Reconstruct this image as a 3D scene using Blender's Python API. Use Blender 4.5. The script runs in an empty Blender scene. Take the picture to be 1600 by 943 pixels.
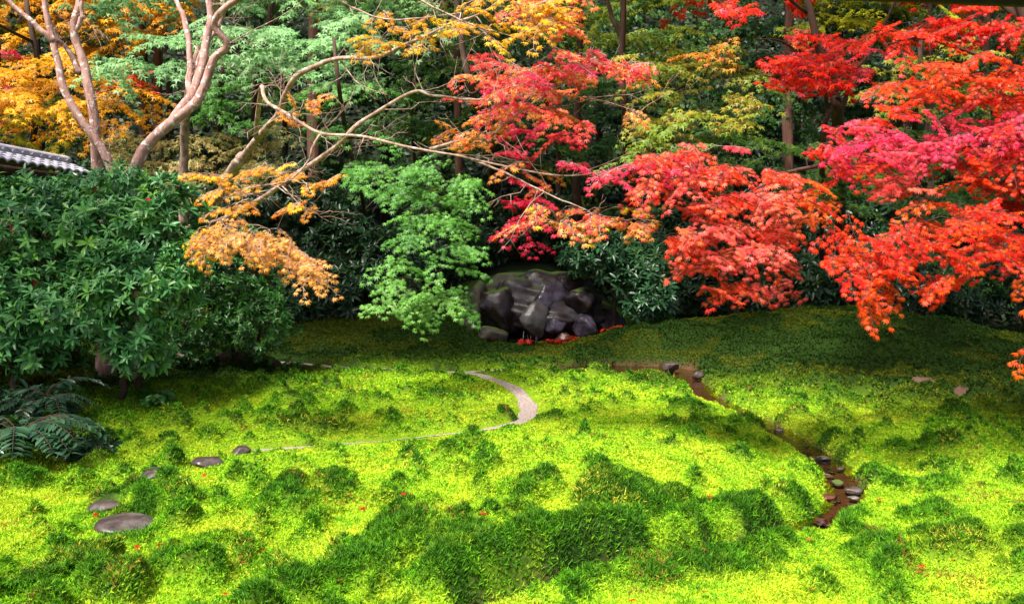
import bpy, bmesh, math
import numpy as np
from mathutils import Vector

# ------------------------------------------------------------------ camera, light, exposure
S = bpy.context.scene
COL = S.collection
F = 1385.0                      # focal length in pixels of the 1600 px wide photograph
CAMZ = 2.2
PITCH = math.atan(71.5 / F)
cam = bpy.data.objects.new('camera', bpy.data.cameras.new('camera'))
COL.objects.link(cam)
cam.location = (0, 0, CAMZ)
cam.rotation_euler = (math.pi / 2 - PITCH, 0, 0)
cam.data.sensor_width = 36
cam.data.lens = F / 1600 * 36
cam.data.clip_end = 400
cam.data.clip_start = 0.05
S.camera = cam

SUN_DIR = Vector((0.32, 0.42, -0.85)).normalized()     # the way the light travels
W = bpy.data.worlds.new('World'); S.world = W; W.use_nodes = True
nt = W.node_tree
sky = nt.nodes.new('ShaderNodeTexSky'); sky.sky_type = 'NISHITA'; sky.sun_disc = False
sky.sun_elevation = math.asin(-SUN_DIR.z)
sky.sun_rotation = math.atan2(-SUN_DIR.x, -SUN_DIR.y)
sky.dust_density = 3.0
sky.ozone_density = 0.6
nt.links.new(sky.outputs[0], nt.nodes['Background'].inputs[0])
nt.nodes['Background'].inputs[1].default_value = 0.062
sun = bpy.data.objects.new('sun', bpy.data.lights.new('sun', 'SUN'))
COL.objects.link(sun)
sun.data.energy = 3.4
sun.data.angle = math.radians(19)
sun.data.color = (1.0, 0.96, 0.88)
sun.rotation_euler = SUN_DIR.to_track_quat('-Z', 'Y').to_euler()
S.view_settings.view_transform = 'Standard'
S.view_settings.look = 'None'
S.view_settings.gamma = 1.0
S.view_settings.exposure = 1.85
S.render.engine = 'CYCLES'
cy = S.cycles
cy.use_denoising = True
cy.max_bounces = 7; cy.diffuse_bounces = 3; cy.glossy_bounces = 2
cy.transmission_bounces = 4; cy.transparent_max_bounces = 6
cy.caustics_reflective = False; cy.caustics_refractive = False

# ------------------------------------------------------------------ helpers
rng = np.random.default_rng(7)
CP, SP = math.cos(PITCH), math.sin(PITCH)

def at(px, py, Y):
    """the point at depth Y seen at a photograph pixel (layout of the garden was surveyed this way)"""
    cx = (px - 800) / F; c = (471.5 - py) / F
    dy = CP + c * SP; dz = -SP + c * CP
    return np.array([cx / dy * Y, Y, CAMZ + dz / dy * Y])

def ground_at(px, py, z=0.0):
    cx = (px - 800) / F; c = (471.5 - py) / F
    dy = CP + c * SP; dz = -SP + c * CP
    t = (z - CAMZ) / dz
    return np.array([cx * t, dy * t])

def norm(a):
    return a / np.maximum(np.linalg.norm(a, axis=-1, keepdims=True), 1e-9)

TAB = np.random.default_rng(11).random((256, 256))
def vnoise(x, y, s=0):
    x = np.asarray(x, float) + s * 37.3; y = np.asarray(y, float) + s * 91.7
    xi = np.floor(x).astype(int); yi = np.floor(y).astype(int)
    fx = x - xi; fy = y - yi
    fx = fx * fx * (3 - 2 * fx); fy = fy * fy * (3 - 2 * fy)
    a = TAB[xi & 255, yi & 255]; b = TAB[(xi + 1) & 255, yi & 255]
    c = TAB[xi & 255, (yi + 1) & 255]; d = TAB[(xi + 1) & 255, (yi + 1) & 255]
    return (a * (1 - fx) + b * fx) * (1 - fy) + (c * (1 - fx) + d * fx) * fy
def fbm(x, y, octv=4, s=0):
    t = 0; a = 0.5; n = 0
    for k in range(octv):
        t = t + a * vnoise(x * 2 ** k, y * 2 ** k, s + k); n += a; a *= 0.5
    return t / n
def noise3(p, s=0):
    return (vnoise(p[..., 0] + 3.1 * p[..., 2], p[..., 1], s) + vnoise(p[..., 1] + 1.7 * p[..., 0], p[..., 2], s + 5)
            + vnoise(p[..., 2] - 2.3 * p[..., 1], p[..., 0], s + 9)) / 3
def sstep(a, b, x):
    t = np.clip((x - a) / (b - a), 0, 1)
    return t * t * (3 - 2 * t)

def mesh_np(name, verts, faces, mat=None, parent=None, cols=None, smooth=False):
    """faces: list of (k, n) integer arrays"""
    me = bpy.data.meshes.new(name)
    verts = np.asarray(verts, np.float32)
    me.vertices.add(len(verts)); me.vertices.foreach_set('co', verts.ravel())
    li = np.concatenate([f.ravel() for f in faces]).astype(np.int32)
    tot = np.concatenate([np.full(len(f), f.shape[1], np.int32) for f in faces])
    st = np.concatenate([[0], np.cumsum(tot)[:-1]]).astype(np.int32)
    me.loops.add(len(li)); me.loops.foreach_set('vertex_index', li)
    me.polygons.add(len(tot)); me.polygons.foreach_set('loop_start', st); me.polygons.foreach_set('loop_total', tot)
    if smooth: me.polygons.foreach_set('use_smooth', np.ones(len(tot), bool))
    me.update(calc_edges=True)
    if cols is not None:
        ca = me.color_attributes.new('Col', 'FLOAT_COLOR', 'POINT')
        c4 = np.ones((len(verts), 4), np.float32); c4[:, :3] = cols
        ca.data.foreach_set('color', c4.ravel())
    if mat: me.materials.append(mat)
    o = bpy.data.objects.new(name, me); COL.objects.link(o)
    if parent is not None: o.parent = parent; o.matrix_parent_inverse = parent.matrix_world.inverted()
    return o

def thing(name, label, cat, loc, group=None):
    o = bpy.data.objects.new(name, None); COL.objects.link(o)
    o.empty_display_size = 0.2
    o.location = [float(v) for v in loc]
    o['label'] = label; o['category'] = cat
    if group: o['group'] = group
    bpy.context.view_layer.update()
    return o
def tag(o, label, cat=None, kind=None, group=None):
    o['label'] = label
    if cat: o['category'] = cat
    if kind: o['kind'] = kind
    if group: o['group'] = group
    return o

def catmull(P, n=6):
    P = np.asarray(P, float)
    Q = np.vstack([2 * P[0] - P[1], P, 2 * P[-1] - P[-2]])
    out = []
    for i in range(1, len(Q) - 2):
        t = np.linspace(0, 1, n, endpoint=False)[:, None]
        a, b, c, d = Q[i - 1], Q[i], Q[i + 1], Q[i + 2]
        out.append(0.5 * (2 * b + (c - a) * t + (2 * a - 5 * b + 4 * c - d) * t ** 2 + (3 * b - a - 3 * c + d) * t ** 3))
    out.append(P[-1:])
    return np.vstack(out)

class MB:
    """collects tubes and faces for one mesh"""
    def __init__(s): s.v = []; s.f = []; s.n = 0; s.c = []
    def add(s, v, faces, c=None):
        v = np.asarray(v, float)
        s.v.append(v); s.f += [np.asarray(f) + s.n for f in faces]; s.n += len(v)
        s.c.append(np.broadcast_to(np.array(c if c is not None else (1, 1, 1), float), (len(v), 3)))
    def tube(s, P, r, k=8, wob=0.0, cap=True):
        P = np.asarray(P, float); m = len(P)
        r = np.broadcast_to(np.asarray(r, float), (m,))
        T = norm(np.gradient(P, axis=0))
        ref = np.array([0.31, 0.12, 0.94]) if abs(T[:, 2]).mean() < 0.8 else np.array([0.9, 0.3, 0.1])
        A = norm(np.cross(T, ref)); B = np.cross(T, A)
        a = np.linspace(0, 2 * math.pi, k, endpoint=False)
        rr = r[:, None] * np.ones(k)
        if wob:
            rr = rr * (1 + wob * (fbm(a[None, :] * 0.9 + 5, np.arange(m)[:, None] * 0.35 + P[0, 0] * 7, 3) - 0.5) * 2)
        V = P[:, None, :] + rr[..., None] * (np.cos(a)[None, :, None] * A[:, None, :] + np.sin(a)[None, :, None] * B[:, None, :])
        idx = np.arange(m * k).reshape(m, k)
        f = np.stack([idx[:-1], np.roll(idx, -1, 1)[:-1], np.roll(idx, -1, 1)[1:], idx[1:]], -1).reshape(-1, 4)
        fs = [f]
        if cap: fs.append(idx[-1][None, :]); fs.append(idx[0][::-1][None, :])
        s.add(V.reshape(-1, 3), fs)
    def prisms(s, P0, P1, r0, r1):
        P0 = np.asarray(P0); P1 = np.asarray(P1); n = len(P0)
        if n == 0: return
        T = norm(P1 - P0); A = norm(np.cross(T, np.array([0.2, 0.35, 0.91]))); B = np.cross(T, A)
        V = []
        for P, r in ((P0, r0), (P1, r1)):
            for a in (0, 2.094, 4.189):
                V.append(P + np.reshape(r, (-1, 1)) * (math.cos(a) * A + math.sin(a) * B))
        V = np.stack(V, 1).reshape(-1, 3)
        b = np.arange(n)[:, None] * 6
        f = np.concatenate([b + np.array([[i, (i + 1) % 3, 3 + (i + 1) % 3, 3 + i]]) for i in range(3)])
        s.add(V, [f])
    def box(s, c, hx, hy, hz, R=None, col=None):
        V = np.array([[x, y, z] for x in (-1, 1) for y in (-1, 1) for z in (-1, 1)], float) * (hx, hy, hz)
        if R is not None: V = V @ np.asarray(R).T
        s.add(V + np.asarray(c), [np.array([[0, 1, 3, 2], [4, 6, 7, 5], [0, 4, 5, 1], [2, 3, 7, 6], [0, 2, 6, 4], [1, 5, 7, 3]])], col)
    def build(s, name, mat, parent=None, smooth=False, cols=False):
        byk = {}
        for f in s.f: byk.setdefault(f.shape[1], []).append(f)
        return mesh_np(name, np.vstack(s.v), [np.vstack(v) for v in byk.values()], mat, parent,
                       np.vstack(s.c) if cols else None, smooth)

# ------------------------------------------------------------------ materials
def newmat(name):
    m = bpy.data.materials.new(name); m.use_nodes = True
    n = m.node_tree.nodes; l = m.node_tree.links
    return m, n, l, n['Principled BSDF'], n['Material Output']
def leaf_mat(name, trans=0.4, rough=0.45, spec=0.4, tint=(1, 1, 1), vary=0.0):
    m, n, l, b, out = newmat(name)
    a = n.new('ShaderNodeAttribute'); a.attribute_name = 'Col'
    src = a.outputs['Color']
    l.new(src, b.inputs['Base Color'])
    b.inputs['Roughness'].default_value = rough
    b.inputs['Specular IOR Level'].default_value = spec
    if trans > 0:
        t = n.new('ShaderNodeBsdfTranslucent')
        mx = n.new('ShaderNodeMixRGB'); mx.blend_type = 'MULTIPLY'; mx.inputs[0].default_value = 1
        mx.inputs[2].default_value = (*tint, 1)
        l.new(src, mx.inputs[1]); l.new(mx.outputs[0], t.inputs[0])
        s = n.new('ShaderNodeMixShader'); s.inputs[0].default_value = trans
        l.new(b.outputs[0], s.inputs[1]); l.new(t.outputs[0], s.inputs[2]); l.new(s.outputs[0], out.inputs[0])
    return m
def ramp_mat(name, stops, scale=6.0, detail=6, rough=0.85, bump=0.4, stretch=(1, 1, 1), spec=0.3, dist=0.03, spots=None, rough_rng=None):
    m, n, l, b, out = newmat(name)
    tc = n.new('ShaderNodeTexCoord'); mp = n.new('ShaderNodeMapping'); mp.inputs['Scale'].default_value = stretch
    no = n.new('ShaderNodeTexNoise'); no.inputs['Scale'].default_value = scale; no.inputs['Detail'].default_value = detail
    no.inputs['Roughness'].default_value = 0.62
    cr = n.new('ShaderNodeValToRGB')
    while len(cr.color_ramp.elements) < len(stops): cr.color_ramp.elements.new(0.5)
    for e, (p, c) in zip(cr.color_ramp.elements, stops): e.position = p; e.color = (*c, 1)
    l.new(tc.outputs['Object'], mp.inputs[0]); l.new(mp.outputs[0], no.inputs['Vector']); l.new(no.outputs[0], cr.inputs[0])
    src = cr.outputs[0]
    if spots:
        sc, lo, hi, colr = spots
        n2 = n.new('ShaderNodeTexNoise'); n2.inputs['Scale'].default_value = sc; n2.inputs['Detail'].default_value = 5
        l.new(tc.outputs['Object'], n2.inputs['Vector'])
        mr = n.new('ShaderNodeMapRange'); mr.inputs[1].default_value = lo; mr.inputs[2].default_value = hi
        l.new(n2.outputs[0], mr.inputs[0])
        mx = n.new('ShaderNodeMixRGB'); mx.inputs[2].default_value = (*colr, 1)
        l.new(mr.outputs[0], mx.inputs[0]); l.new(src, mx.inputs[1]); src = mx.outputs[0]
    l.new(src, b.inputs['Base Color'])
    b.inputs['Roughness'].default_value = rough; b.inputs['Specular IOR Level'].default_value = spec
    if rough_rng:
        mr = n.new('ShaderNodeMapRange'); mr.inputs[1].default_value = 0.35; mr.inputs[2].default_value = 0.65
        mr.inputs[3].default_value = rough_rng[0]; mr.inputs[4].default_value = rough_rng[1]
        l.new(no.outputs[0], mr.inputs[0]); l.new(mr.outputs[0], b.inputs['Roughness'])
    bp = n.new('ShaderNodeBump'); bp.inputs['Strength'].default_value = bump; bp.inputs['Distance'].default_value = dist
    l.new(no.outputs[0], bp.inputs['Height']); l.new(bp.outputs[0], b.inputs['Normal'])
    return m

M_maple = leaf_mat('maple_leaf', 0.48, 0.45, 0.28)
M_green = leaf_mat('green_leaf', 0.40, 0.5, 0.35)
M_gloss = leaf_mat('glossy_leaf', 0.14, 0.34, 0.42)
M_moss = leaf_mat('moss', 0.30, 0.7, 0.2)
M_litter = leaf_mat('dry_leaf', 0.2, 0.6, 0.3)
M_pink = ramp_mat('smooth_pink_bark', [(0.25, (0.18, 0.085, 0.065)), (0.5, (0.38, 0.21, 0.175)), (0.75, (0.52, 0.35, 0.32))], 11, 8, 0.8, 0.8, (1, 1, 0.35),
                  spots=(13, 0.57, 0.64, (0.66, 0.58, 0.57)))
M_tan = ramp_mat('maple_bark', [(0.3, (0.12, 0.065, 0.045)), (0.5, (0.32, 0.20, 0.15)), (0.7, (0.50, 0.38, 0.32))], 14, 8, 0.85, 0.8, (1, 1, 0.5),
                 spots=(14, 0.6, 0.68, (0.45, 0.43, 0.38)))
M_dark = ramp_mat('dark_bark', [(0.25, (0.018, 0.010, 0.008)), (0.5, (0.055, 0.03, 0.02)), (0.75, (0.10, 0.055, 0.035))], 8, 6, 0.9, 0.6, (1, 1, 0.2))
M_cedar = ramp_mat('cedar_bark', [(0.25, (0.03, 0.014, 0.010)), (0.5, (0.10, 0.045, 0.03)), (0.75, (0.17, 0.085, 0.06))], 14, 6, 0.9, 0.7, (1, 1, 0.08))

# ------------------------------------------------------------------ layout of the ground
def px_line(pts, z=0.0): return np.array([ground_at(x, y, z) for x, y in pts])
STREAM = catmull(px_line([(880, 579), (930, 580), (990, 580), (1050, 582), (1082, 600), (1110, 625), (1165, 651), (1238, 692),
                          (1292, 728), (1322, 768), (1308, 802), (1258, 832), (1180, 860), (1080, 884), (960, 908), (860, 932), (720, 960)], -0.1), 6)
_n = len(STREAM)
STREAM_W = np.interp(np.arange(_n) / 6.0, [0, 1, 2, 3, 4, 5, 6, 7, 8, 9, 10, 11, 12, 13, 16],
                     [1.0, 1.5, 1.6, 1.1, .42, .37, .35, .35, .37, .36, .32, .26, .14, .10, .10])
PATH = catmull(px_line([(425, 564), (500, 570), (580, 575), (660, 579), (720, 581), (760, 589), (800, 607), (822, 628), (824, 648), (800, 663),
                        (720, 676), (600, 686), (500, 692), (395, 701)]), 6)
PATH_W = (0.62 + 0.40 * vnoise(np.arange(len(PATH)) * 0.7, np.zeros(len(PATH)), 3)) * np.interp(np.arange(len(PATH)) / 6.0, [0, 3, 4, 5, 7, 8, 9, 10, 11, 12, 13], [.33, .30, .40, .25, .27, .28, .17, .05, .035, .06, .14])
SPUR = catmull(px_line([(730, 581), (760, 579), (790, 578)]), 6)

def dist_line(x, y, L, Wd=None):
    """distance to a polyline and, at the nearest place, its width"""
    x = np.asarray(x, float); y = np.asarray(y, float)
    best = np.full(x.shape, 1e9); w = np.zeros(x.shape)
    for i in range(len(L) - 1):
        a, b = L[i], L[i + 1]; d = b - a; q = d @ d + 1e-12
        t = np.clip(((x - a[0]) * d[0] + (y - a[1]) * d[1]) / q, 0, 1)
        D = np.hypot(x - a[0] - t * d[0], y - a[1] - t * d[1])
        k = D < best
        best = np.where(k, D, best)
        if Wd is not None: w = np.where(k, Wd[i] * (1 - t) + Wd[i + 1] * t, w)
    return (best, w) if Wd is not None else best

def nearside(x, y, L):
    """1 on the veranda side of a line, 0 beyond it"""
    o = np.argsort(L[:, 1]); best = np.full(np.shape(x), 1e9); ny = np.zeros(np.shape(x))
    for i in range(len(L)):
        D = (x - L[i, 0]) ** 2 + (y - L[i, 1]) ** 2; k = D < best
        best = np.where(k, D, best); ny = np.where(k, L[i, 1], ny)
    return sstep(-0.45, 0.45, ny - y)

def gblob(x, y, cx, cy_, rx, ry): return np.exp(-((x - cx) / rx) ** 2 - ((y - cy_) / ry) ** 2)
def base_h(x, y):
    x = np.asarray(x, float); y = np.asarray(y, float)
    h = 0.10 * (fbm(x * 0.35, y * 0.35, 3, 2) - 0.5)
    h = h + 0.20 * gblob(x, y, 1.6, 9.2, 2.2, 1.9)                         # bright swell in the middle
    h = h + 0.16 * gblob(x, y, -2.6, 13.8, 2.4, 1.5)
    h = h + 0.23 * gblob(x, y, -0.05, 6.25, 0.80, 0.55)                      # dark bushy hummock in front
    h = h + 0.16 * gblob(x, y, 0.75, 7.2, 0.5, 0.5)
    h = h + 0.15 * gblob(x, y, 4.9, 10.3, 1.3, 1.6)
    h = h + 0.13 * gblob(x, y, 3.6, 12.4, 1.0, 1.0)
    h = h + 0.72 * sstep(18.2, 23.0, y + 0.8 * (vnoise(x * 0.5, y * 0.3, 4) - 0.5)) * sstep(1.0, -1.8, x)      # bank left of the rocks
    h = h + 0.95 * gblob(x, y, 7.6, 20.6, 4.2, 2.9) + 0.35 * gblob(x, y, 3.2, 20.2, 1.6, 1.6)      # mounds at the right
    h = h + 1.75 * sstep(21.9, 23.6, y) * gblob(x, y, 0.7, 23.5, 2.2, 40)
    h = h + 1.1 * sstep(24, 29, y) + 0.80 * np.maximum(y - 29, 0)
    h = h + 0.25 * sstep(-3.5, -7, x) * sstep(20, 14, y)
    return h
def painted_shade(x, y):  # mask of the shade at back and left, painted into moss and ground colour
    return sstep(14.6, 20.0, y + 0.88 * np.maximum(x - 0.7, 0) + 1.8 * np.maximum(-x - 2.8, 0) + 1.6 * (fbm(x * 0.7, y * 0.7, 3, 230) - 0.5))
def tuss(x, y):
    """patchwork of the two mosses: 1 tall dark haircap moss, 0 low yellow carpet"""
    n = fbm(x * 2.5, y * 1.7, 4, 20)
    n2 = fbm(x * 4.6, y * 3.4, 3, 31)
    b = np.zeros(np.shape(x))
    for (px, py, rx, ry, w) in DARKS:
        g = ground_at(px, py); b = b + w * gblob(x, y, g[0], g[1], rx, ry)
    return sstep(0.45, 0.72, 0.44 * n + 0.56 * n2 + 0.55 * b)
DARKS = [(1050, 812, .42, .22, .30), (1180, 822, .40, .22, .26), (960, 868, .35, .3, .28), (860, 900, .4, .25, .25), (775, 895, .55, .45, .40), (925, 835, .40, .35, .25), (330, 880, 2.0, 1.0, .08), (80, 930, 1.6, .6, .12), (560, 880, .8, .5, .10), (450, 780, 1.2, .6, .08),
         (900, 690, 2.2, 1.6, -.16), (1090, 740, 1.5, 1.0, -.17), (600, 720, 1.6, .8, -.12), (1000, 620, 2.2, 1.4, -.10),
         (1330, 905, .9, .5, -.20), (1000, 930, .9, .3, -.22), (1430, 660, 2.4, 1.2, -.12), (1230, 625, 1.3, 1.6, .15), (1180, 670, .8, 1.2, .10),
         (1400, 760, 1.0, .9, .10), (1560, 880, .7, .5, .14), (1480, 800, .9, .6, .08), (1100, 880, .7, .3, .16), (1300, 850, .7, .3, .08),
         (640, 600, 3.5, 2.4, -.10), (550, 650, 2.0, 1.0, .04), (700, 830, .5, .3, -.1)]
STONES_PX = [(378, 706, 24), (325, 724, 40), (246, 752, 46), (165, 798, 42), (200, 824, 62)]
STONES = [(ground_at(px, py), w / F * np.hypot(*ground_at(px, py))) for px, py, w in STONES_PX]
WATER_Z = -0.075
def height(x, y, fine=True):
    h = base_h(x, y)
    near = sstep(24, 15, y)
    if fine:
        t = tuss(x, y)
        h = h + near * (0.16 * t * (0.35 + 1.1 * fbm(x * 2.6, y * 2.2, 3, 44)) + 0.035 * (vnoise(x * 7, y * 6, 46) - 0.5) * (0.4 + t) + 0.06 * (fbm(x * 1.7, y * 1.7, 3, 50) - 0.5))
        h = h + near * (0.17 * (fbm(x * 1.05 + 3, y * 0.8, 2, 55) - 0.5) + 0.05 * t * np.sqrt(np.abs(np.sin(x * 4.6 + 3 * vnoise(x * 1.5, y * 1.5, 57)) * np.sin(y * 4.2 + 3 * vnoise(x * 1.4, y * 1.6, 58)))))
        h = h + 0.10 * (1 - near) * (fbm(x * 0.8, y * 0.8, 4, 60) - 0.5)
    d, w = dist_line(x, y, STREAM, STREAM_W)
    dp, wp = dist_line(x, y, PATH, PATH_W)
    ns = nearside(x, y, STREAM)
    fl = sstep(1.5, 0.10, d - w * 0.5) * (0.45 + 0.55 * ns)
    h = h * (1 - fl) + (-0.05 + 0.30 * (h - base_h(x, y))) * fl            # low bank on the near side
    np_ = nearside(x, y, PATH)
    fp = sstep(0.9, 0.0, dp - wp * 0.5) * np_
    h = h * (1 - fp) + (base_h(x, y) - 0.02) * fp
    wob = 0.14 * (fbm(x * 3, y * 3, 3, 71) - 0.5)
    h = h + 0.07 * np.exp(-((d - w * 0.5 - 0.22) / 0.14) ** 2) * near * (1 - ns)
    df = dist_line(x, y, STREAM[70:])
    h = h + (1 - nearside(x, y, STREAM[70:])) * 0.15 * sstep(0.55, 0.12, df) * sstep(8.4, 7.6, y)
    k = sstep(0.10, -0.06, d - w * 0.5 + wob)
    h = h * (1 - k) + (-0.125) * k
    kp = sstep(0.12, -0.03, dp - wp * 0.5)
    dp2 = dist_line(x, y, SPUR); kp = np.maximum(kp, sstep(0.22, 0.1, dp2))
    h = h * (1 - kp) + (base_h(x, y) - 0.035) * kp
    for c, ww in STONES:
        ks = sstep(1.0, 0.55, np.hypot(x - c[0], (y - c[1] + 0.32) / 1.9) / (ww * 1.1))
        h = h * (1 - ks) + (base_h(x, y) - 0.01) * ks
    return h

# ---- ground sheet: one sheet, fine near the garden and reaching past the hill behind
rows = np.concatenate([np.linspace(-30, 3.5, 14), np.geomspace(4.0, 30, 430), np.linspace(30.5, 70, 50)])
u = np.concatenate([np.linspace(-4, -1.0, 14)[:-1], np.linspace(-1.0, 1.0, 470), np.linspace(1.0, 4, 14)[1:]])
XX = u[None, :] * np.maximum(rows, 8)[:, None] * 0.95; YY = np.repeat(rows[:, None], len(u), 1)
ZZ = height(XX, YY)
t_ = tuss(XX, YY)
gc = np.zeros(XX.shape + (3,))
gc[:] = np.array((0.13, 0.22, 0.006))
gc = gc * (1 - t_[..., None]) + np.array((0.018, 0.040, 0.004)) * t_[..., None]
kf = painted_shade(XX, YY)[..., None]; gc = gc * (1 - kf) + np.array((0.014, 0.034, 0.002)) * kf  # same painted shade on the ground sheet
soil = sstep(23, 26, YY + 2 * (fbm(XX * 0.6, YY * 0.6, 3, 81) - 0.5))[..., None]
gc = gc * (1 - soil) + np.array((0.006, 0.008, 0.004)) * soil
dS, wS = dist_line(XX, YY, STREAM, STREAM_W)
bed = sstep(0.05, -0.03, dS - wS * 0.5)[..., None]
gc = gc * (1 - bed) + np.array((0.075, 0.038, 0.021)) * (0.5 + fbm(XX * 6, YY * 6, 3, 300)[..., None]) * bed
gd = ground_at(1480, 609)
dirt = lambda x, y: sstep(1.0, 0.75, np.hypot((x - gd[0]) / 0.95, (y - gd[1] + 0.12 * np.sin(x * 3)) / 0.30) + 0.25 * (fbm(x * 2.5, y * 2.5, 3, 160) - 0.5))
kd = dirt(XX, YY)[..., None]; gc = gc * (1 - kd) + np.array((0.11, 0.062, 0.045)) * kd
idx = np.arange(XX.size).reshape(XX.shape)
gf = np.stack([idx[:-1, :-1], idx[:-1, 1:], idx[1:, 1:], idx[1:, :-1]], -1).reshape(-1, 4)
mg, n, l, b, out = newmat('mossy_soil')
a = n.new('ShaderNodeAttribute'); a.attribute_name = 'Col'
no = n.new('ShaderNodeTexNoise'); no.inputs['Scale'].default_value = 30; no.inputs['Detail'].default_value = 5
mr = n.new('ShaderNodeMapRange'); mr.inputs[3].default_value = 0.45; mr.inputs[4].default_value = 1.5
mx = n.new('ShaderNodeMixRGB'); mx.blend_type = 'MULTIPLY'; mx.inputs[0].default_value = 1
tc = n.new('ShaderNodeTexCoord'); l.new(tc.outputs['Object'], no.inputs['Vector'])
l.new(no.outputs[0], mr.inputs[0]); l.new(a.outputs['Color'], mx.inputs[1]); l.new(mr.outputs[0], mx.inputs[2])
l.new(mx.outputs[0], b.inputs['Base Color']); b.inputs['Roughness'].default_value = 0.95; b.inputs['Specular IOR Level'].default_value = 0.15
bp = n.new('ShaderNodeBump'); bp.inputs['Strength'].default_value = 0.6; bp.inputs['Distance'].default_value = 0.03
l.new(no.outputs[0], bp.inputs['Height']); l.new(bp.outputs[0], b.inputs['Normal'])
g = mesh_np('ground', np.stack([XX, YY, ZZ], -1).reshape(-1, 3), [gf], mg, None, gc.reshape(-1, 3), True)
tag(g, 'rolling mossy garden ground rising into a dark wooded slope', kind='structure')

def strip(name, L, Wd, zfun, mat, label, nx=7, kind='structure'):
    T = norm(np.gradient(L, axis=0)); N = np.stack([-T[:, 1], T[:, 0]], 1)
    s = np.linspace(-0.5, 0.5, nx)
    P = L[:, None, :] + N[:, None, :] * (s[None, :, None] * np.asarray(Wd)[:, None, None])
    z = zfun(P[..., 0], P[..., 1])
    V = np.concatenate([P, z[..., None]], -1).reshape(-1, 3)
    i = np.arange(len(V)).reshape(len(L), nx)
    f = np.stack([i[:-1, :-1], i[1:, :-1], i[1:, 1:], i[:-1, 1:]], -1).reshape(-1, 4)
    return tag(mesh_np(name, V, [f], mat, None, None, True), label, kind=kind)
M_gravel = ramp_mat('gravel', [(0.3, (0.09, 0.065, 0.05)), (0.45, (0.22, 0.17, 0.145)), (0.62, (0.36, 0.295, 0.265))], 30, 4, 0.9, 0.8, dist=0.02)
strip('path', PATH, PATH_W + 0.02, lambda x, y: base_h(x, y) - 0.022, M_gravel, 'narrow curving gravel path through the moss')
strip('side_path', SPUR, np.full(len(SPUR), 0.24), lambda x, y: base_h(x, y) - 0.018, M_gravel, 'short gravel spur leaving the curved path')
mw, n, l, b, out = newmat('stream_water')
tr = n.new('ShaderNodeBsdfTransparent'); tr.inputs[0].default_value = (0.80, 0.66, 0.50, 1)
gl = n.new('ShaderNodeBsdfGlossy'); gl.inputs['Roughness'].default_value = 0.04
fr = n.new('ShaderNodeFresnel'); fr.inputs[0].default_value = 1.36
no = n.new('ShaderNodeTexNoise'); no.inputs['Scale'].default_value = 14; no.inputs['Detail'].default_value = 3
bp = n.new('ShaderNodeBump'); bp.inputs['Strength'].default_value = 0.35; bp.inputs['Distance'].default_value = 0.02
tc = n.new('ShaderNodeTexCoord'); l.new(tc.outputs['Object'], no.inputs['Vector'])
l.new(no.outputs[0], bp.inputs['Height']); l.new(bp.outputs[0], gl.inputs['Normal']); l.new(bp.outputs[0], fr.inputs['Normal'])
ms = n.new('ShaderNodeMixShader'); l.new(fr.outputs[0], ms.inputs[0]); l.new(tr.outputs[0], ms.inputs[1]); l.new(gl.outputs[0], ms.inputs[2])
l.new(ms.outputs[0], out.inputs[0])
strip('stream_water', STREAM, STREAM_W + 0.22, lambda x, y: np.full(np.shape(x), WATER_Z), mw, 'shallow brown stream winding between mossy banks')

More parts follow.
